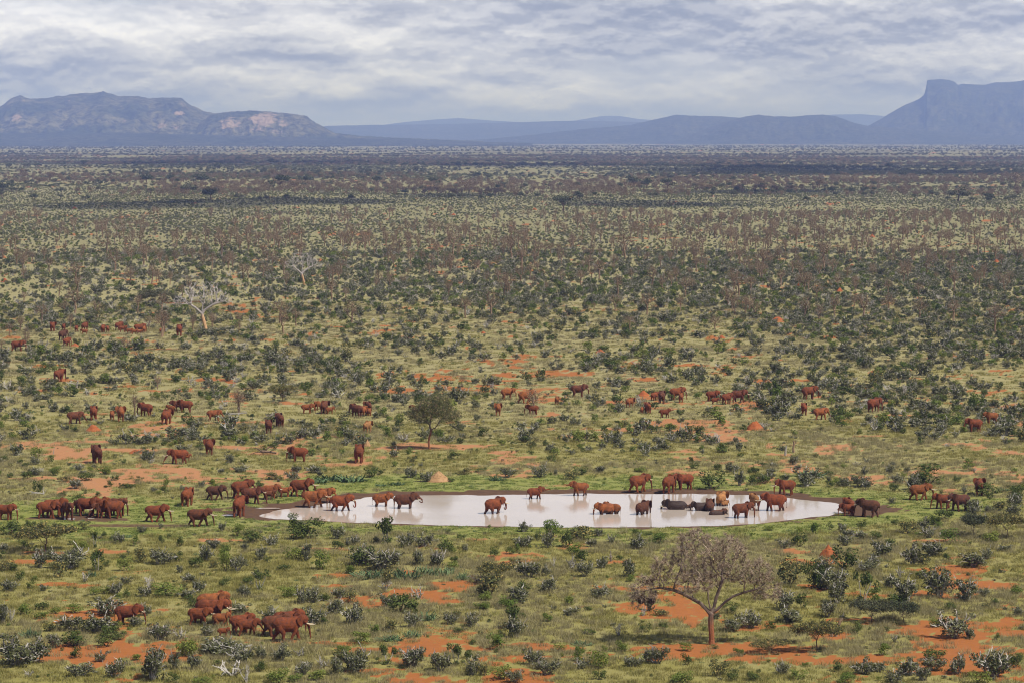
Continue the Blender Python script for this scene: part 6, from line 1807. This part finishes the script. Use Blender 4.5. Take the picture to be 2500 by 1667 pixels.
NM = {D: ('grey_scrub_vegetation', 'mass of grey twigged scrub over the plain'), G: ('green_scrub_vegetation', 'mass of small fresh green bushes over the plain'), K: ('dark_scrub_vegetation', 'mass of dark bushes over the plain'),
      O_: ('olive_scrub_vegetation', 'mass of olive bushes over the plain'), W_: ('dead_scrub_vegetation', 'mass of whitish dead shrubs over the plain'), S_: ('succulent_vegetation', 'low succulent ground plants'), T_: ('stemmed_scrub_vegetation', 'mass of bare stemmed shrubs'),
      'bare': ('bare_woods', 'belt of brown bare trees on the plain'), 'pink': ('pinkish_woods', 'belt of pinkish bare trees far off'), 'leafy': ('distant_woods', 'scattered leafy trees far off'),
      'grass_mix': ('mixed_grass', 'green and straw coloured grass'), 'grass_dry': ('dry_grass', 'tall dry straw grass'), 'grass_lush': ('lush_grass', 'bright green grass round the pond')}
BARE1 = []
for k, (tm, cm_) in enumerate(T_BARE):
    def arr(me): 
        v = np.zeros(len(me.vertices) * 3, np.float32); me.vertices.foreach_get('co', v)
        return v.reshape(-1, 3), [tuple(p.vertices) for p in me.polygons], [p.material_index for p in me.polygons]
    v1, f1, m1 = arr(tm); v2, f2, m2 = arr(cm_)
    BARE1.append(mesh_from('bare_tree', np.concatenate([v1, v2]), f1 + [tuple(i + len(v1) for i in f) for f in f2], [M['bark_rust'], M['leaf_rust']], m1 + m2))
LIB = {'bare': BARE1, 'pink': T_PINK, 'leafy': T_FAR, **GL, **{k: SHRUB1[k] for k in KINDS}}
for key, lst in STUFF.items():
    mass(*NM[key], lst, LIB[key])
print('COUNTS', COUNT, {k: len(v) for k, v in STUFF.items()})
# ------------------------------------------------------------------ termite mounds, fallen wood, nests, clouds
def mat_mound(name, a, b):
    m, t = new_mat(name)
    tcn = t.n('ShaderNodeTexCoord')
    n = t.noise(tcn.outputs['Object'], 3.0, 5.0, 0.65)
    finish(t, t.mix(t.ramp(n, .3, .7), a, b), 0.95, 0.05, n, 0.12, 0.9)
    return m


M['mound_red'] = mat_mound('red termite earth', (0.24, 0.068, 0.025), (0.34, 0.115, 0.042))
M['mound_tan'] = mat_mound('tan termite earth', (0.27, 0.155, 0.072), (0.38, 0.235, 0.12))
M['hole'] = mat_mound('dark holes', (0.05, 0.03, 0.02), (0.09, 0.05, 0.03))


def mound_meshes(seed, mat, holes):
    """a lumpy cone of earth with several blunt tops, and the dark vent holes in its side"""
    nr, ns = 14, 30
    V, F = [], []
    prof = lambda r: (1 - r ** 1.25) ** 1.15 * 0.9 + 0.10 * (1 - r) ** 0.3
    for i in range(nr):
        r = i / (nr - 1)
        for k in range(ns):
            a = 6.2832 * k / ns
            rad = .5 * r * (1 + .22 * (fbm(np.array([math.cos(a) * 1.3 + 4]), np.array([math.sin(a) * 1.3 + seed]), 3, seed)[0] - .5) * 2)
            x, y = rad * math.cos(a), rad * math.sin(a)
            bump = (fbm(np.array([x * 6 + 3]), np.array([y * 6 + seed]), 3, seed + 5)[0] - .5)
            V.append((x, y, max(0, prof(r) * (1 + .55 * bump)) - (.06 if i == nr - 1 else 0)))
    for i in range(nr - 1):
        for k in range(ns):
            a, b = i * ns + k, i * ns + (k + 1) % ns
            F.append((a, a + ns, b + ns, b))
    body = mesh_from('earth_body', V, F, [mat], smooth=True)
    hm_ = None
    if holes:
        rng = np.random.default_rng(seed)
        so = Soup()
        for _ in range(16):
            i, k = rng.integers(4, 11), rng.integers(0, ns)
            if V[i * ns + k][1] > .1: k = (ns - k) % ns
            c = np.array(V[i * ns + k])
            nn = np.array([c[0], c[1], .25]); nn /= np.linalg.norm(nn)
            so.limb([c - nn * .02, c + nn * .010], .022, .018, 0, 7)
            o = len(so.V)
            so.F.append(tuple(range(o - 7, o))); so.M.append(0)
        hm_ = so.mesh('vent_holes', [M['hole']])
    return body, hm_


MOUNDS = [(1070, 1173, 66, 22, 'tan', 1, 'large tan termite mound with dark vent holes above the pond'), (2022, 1358, 46, 30, 'red', 1, 'red termite mound with dark holes at right below the pond'), (1842, 1047, 46, 22, 'red', 0, 'sharp red earth mound with a dark shrub on its left flank'),
 (228, 1052, 38, 18, 'red', 0, 'red earth mound under pale dead twigs at left'), (333, 1106, 46, 10, 'red', 0, 'low flat red mound right of the tall dark elephant'), (897, 1089, 22, 15, 'tan', 0, 'orange mound peeping over a green bush'), (1571, 966, 34, 13, 'red', 0, 'red mound between groups of elephants in right scrub'),
 (183, 846, 24, 8, 'red', 0, 'small flat red mound below the distant left herd'), (195, 733, 20, 9, 'red', 0, 'red mound in the dim strip left of the large white tree'), (12, 689, 22, 10, 'red', 0, 'bright red mound at the left picture edge'), (6, 630, 20, 8, 'red', 0, 'upper red mound at the left picture edge'),
 (1222, 670, 22, 8, 'red', 0, 'red mound under bare trees above the plain centre'), (1226, 731, 14, 8, 'red', 0, 'dark red mound left of the tall central bare tree'), (1130, 639, 12, 9, 'red', 0, 'pointed red mound among brown trees in the centre'), (963, 652, 14, 7, 'red', 0, 'small red mound left of centre in the brown tree belt'),
 (1465, 861, 26, 9, 'red', 0, 'red mound amid shrubs above the brown tusked elephant'), (1898, 782, 34, 10, 'red', 0, 'wide dark red mound in the right plain'), (1762, 826, 18, 8, 'red', 0, 'red mound beside a round bush at right of centre'), (2371, 658, 20, 10, 'red', 0, 'pointed red mound below a dark bush at far right'),
 (2433, 641, 16, 8, 'red', 0, 'red mound at the foot of a far right bare tree'), (2080, 652, 14, 8, 'red', 0, 'right one of two paired red mounds'), (2076, 640, 14, 7, 'red', 0, 'upper one of two paired red mounds'), (2130, 580, 14, 8, 'red', 0, 'far red mound under a bare tree in the right belt'),
 (1768, 648, 14, 7, 'red', 0, 'small far red mound left of the right belt'), (1305, 513, 12, 6, 'red', 0, 'tiny red mound left of the yellowish lone tree'), (1107, 526, 12, 5, 'red', 0, 'tiny red mound in the far middle plain'), (182, 510, 12, 5, 'red', 0, 'tiny red mound in the far left plain'), (612, 556, 12, 5, 'red', 0, 'tiny red mound near the far brown trees'),
 (1180, 814, 14, 6, 'red', 0, 'small red mound on a thin red streak in the middle plain'), (2050, 712, 16, 9, 'red', 0, 'rounded red mound right of a forked bare tree'), (1950, 700, 10, 8, 'red', 0, 'slim red mound beside a leaning bare trunk')]
for k, (px, py, w, h, c, holes, lab) in enumerate(MOUNDS):
    x, y, z = place_px(px, py)
    q = ppm(px, py)
    body, hm_ = mound_meshes(k + 2, M['mound_' + c], holes)
    o = add_obj('termite_mound', body, None, (x, y, z), (0, 0, 0), (w / q, w / q * .9, h / q))
    tag(o, lab, 'termite mound', 'termite mounds')
    if hm_: add_obj('vent_holes', hm_, o)


def log_thing(name, px, py, lab, cat, mat, parts):
    x, y, z = place_px(px, py)
    so = Soup()
    for pts, r0, r1 in parts: so.limb(pts, r0, r1, 0, 6)
    o = add_obj(name, so.mesh(name, [mat]), None, (x, y, z))
    tag(o, lab, cat)
    return o


log_thing('dead_fallen_tree', 642, 1109, 'dark fallen tree with twisted limbs left of the profile elephant', 'fallen tree', M['bark_brown'],
          [([(-.2, 0, .5), (1.0, .1, .45), (2.2, .2, .25)], .30, .16), ([(-.2, 0, .5), (-.9, 0, 1.0), (-1.6, .1, 1.15)], .15, .05), ([(.2, 0, .5), (.9, 0, 1.1), (1.6, .1, 1.5)], .12, .04), ([(-.1, 0, .4), (-1.2, -.2, .4), (-2.0, -.3, .05)], .10, .04), ([(1.0, .1, .4), (1.6, -.3, .8), (2.4, -.3, .9)], .10, .03)])
log_thing('fallen_branches', 98, 1207, 'white bleached fallen branches above the left shore herd', 'dead wood', M['twig_grey'],
          [([(-1.6, 0, .5), (-.4, 0, .3), (.6, 0, .1)], .05, .10), ([(.5, 0, .05), (.4, .1, .7), (.6, .1, 1.2)], .10, .04), ([(.0, 0, .2), (-.8, -.2, .25), (-1.5, -.2, .05)], .07, .03), ([(.5, 0, .1), (.8, 0, .6), (.9, 0, .9)], .07, .03), ([(-1.3, .2, .3), (-.2, .2, .3), (.5, .1, .2)], .04, .06)])
log_thing('fallen_log', 578, 1013, 'pale fallen log on red earth behind the orange wading elephant', 'log', M['twig_grey'], [([(-1.8, 0, .2), (0, .1, .25), (1.9, .2, .45)], .20, .10), ([(.6, .1, .3), (1.2, .1, .7), (1.8, .2, .8)], .08, .03)])
log_thing('leaning_stump', 2040, 1553, 'leaning red stained stump post beside dead shrub at lower right', 'stump', M['bark_rust'], [([(0, 0, -.1), (.15, 0, .8), (.45, 0, 1.6), (.75, 0, 1.95)], .19, .13), ([(-.45, 0, -.1), (-.4, 0, .5), (-.42, 0, .8)], .20, .08)])
log_thing('pale_stump', 1917, 1112, 'pale slender dead stump, left of a standing pair', 'stump', M['twig_grey'], [([(0, 0, -.1), (.05, 0, .8), (.2, 0, 1.7)], .22, .12)])
log_thing('brown_stump', 1938, 1104, 'brown dead stump with leafy top, right of a standing pair', 'stump', M['bark_rust'], [([(0, 0, -.1), (-.1, 0, .7), (.05, 0, 1.5), (-.1, 0, 2.0)], .22, .14), ([(0, 0, 1.3), (.3, 0, 1.7), (.35, 0, 2.1)], .10, .05)])
log_thing('dead_stump', 130, 1108, 'thin dead snag', 'stump', M['twig_grey'], [([(0, 0, -.1), (.1, 0, .6), (.2, 0, 1.2)], .08, .03)])['label'] = 'thin grey snag left of the tall dark elephant'

rng = np.random.default_rng(9)
for k, (dx_, dz_, rx, rz, lab) in enumerate(((-7.3, 4.7, .42, .45, 'lowest dark woven nest at the left end of the bare acacia'), (-6.2, 4.6, .42, .38, 'dark woven nest hanging right of the lowest one'), (-6.4, 6.6, .36, .32, 'upper dark woven nest among the left twigs'))):
    so = Soup()
    P, d = lobe_points(rng, 520, (0, 0, 0), (rx, rx, rz))
    so.tri(leaf_tris(rng, P, .085, d), 0)
    x, y, z = place_px(1737, 1572)
    o = add_obj('bird_nest', so.mesh('bird_nest', [M['bark_brown']]), None, (x + dx_, y - .2, z + dz_))
    tag(o, lab, 'nest', 'nests in the bare acacia')

# fair weather clouds over the plain: they cast the dark bands seen on it
def mat_cloud():
    m, t = new_mat('cloud')
    d = t.n('ShaderNodeBsdfDiffuse', i={'Color': (0.85, 0.86, 0.88, 1)})
    tl = t.n('ShaderNodeBsdfTranslucent', i={'Color': (0.85, 0.86, 0.88, 1)})
    tr = t.n('ShaderNodeBsdfTransparent')
    s1 = t.n('ShaderNodeMixShader', i={0: 0.4, 1: d.outputs[0], 2: tl.outputs[0]})
    s2 = t.n('ShaderNodeMixShader', i={0: 0.55, 1: s1.outputs[0], 2: tr.outputs[0]})       # thin, the sun comes through
    t.n('ShaderNodeOutputMaterial', i={'Surface': s2.outputs[0]})
    return m


M['cloud'] = mat_cloud()
ALT = 1150.0
for k, (px, py, rx, ry) in enumerate(((330, 502, 330, 13), (690, 492, 330, 12), (1130, 478, 180, 9), (1560, 498, 250, 13), (2010, 416, 520, 9), (1300, 405, 260, 6), (560, 398, 420, 5), (420, 736, 200, 8), (1870, 470, 220, 6))):
    x, y = ground_pt(px, py)
    q = ppm(px, py); dd = FPX * HC / (py - YH) ** 2
    sx, sy = rx / q, ry * dd
    rng = np.random.default_rng(900 + k)
    b = Bag()
    for _ in range(46):
        an = rng.uniform(0, 6.28); rad = abs(rng.normal()) * .55
        c = np.array([rad * math.cos(an) * sx, rad * math.sin(an) * sy, 0])
        q_ = min(sx, sy) * rng.uniform(.16, .42) * max(.35, 1.1 - .55 * rad)
        rr_ = np.array([q_ * rng.uniform(1.0, 1.9), q_, q_ * .6])
        V, F = tube_mesh([(-1, 0, 0, .05, .05), (-.8, 0, 0, .6, .6), (-.35, 0, 0, .94, .94), (.15, 0, 0, .99, .99), (.6, 0, 0, .8, .8), (.9, 0, 0, .43, .43), (1, 0, 0, .05, .05)], 10)
        V = np.array(V) * rr_ + c
        V[:, 2] = np.maximum(V[:, 2], -.25 * rr_[2])
        b.add((V, F))
    vx = max(4.0, min(sx, sy) * .07)
    me = remesh('cloud', np.array(b.V), b.F, [M['cloud']], vx, 0.8)
    off = SUN * (ALT / SUN.z)
    tag(add_obj('cloud', me, None, (x + off.x, y + off.y, ALT)), kind='structure')

settle_labels()
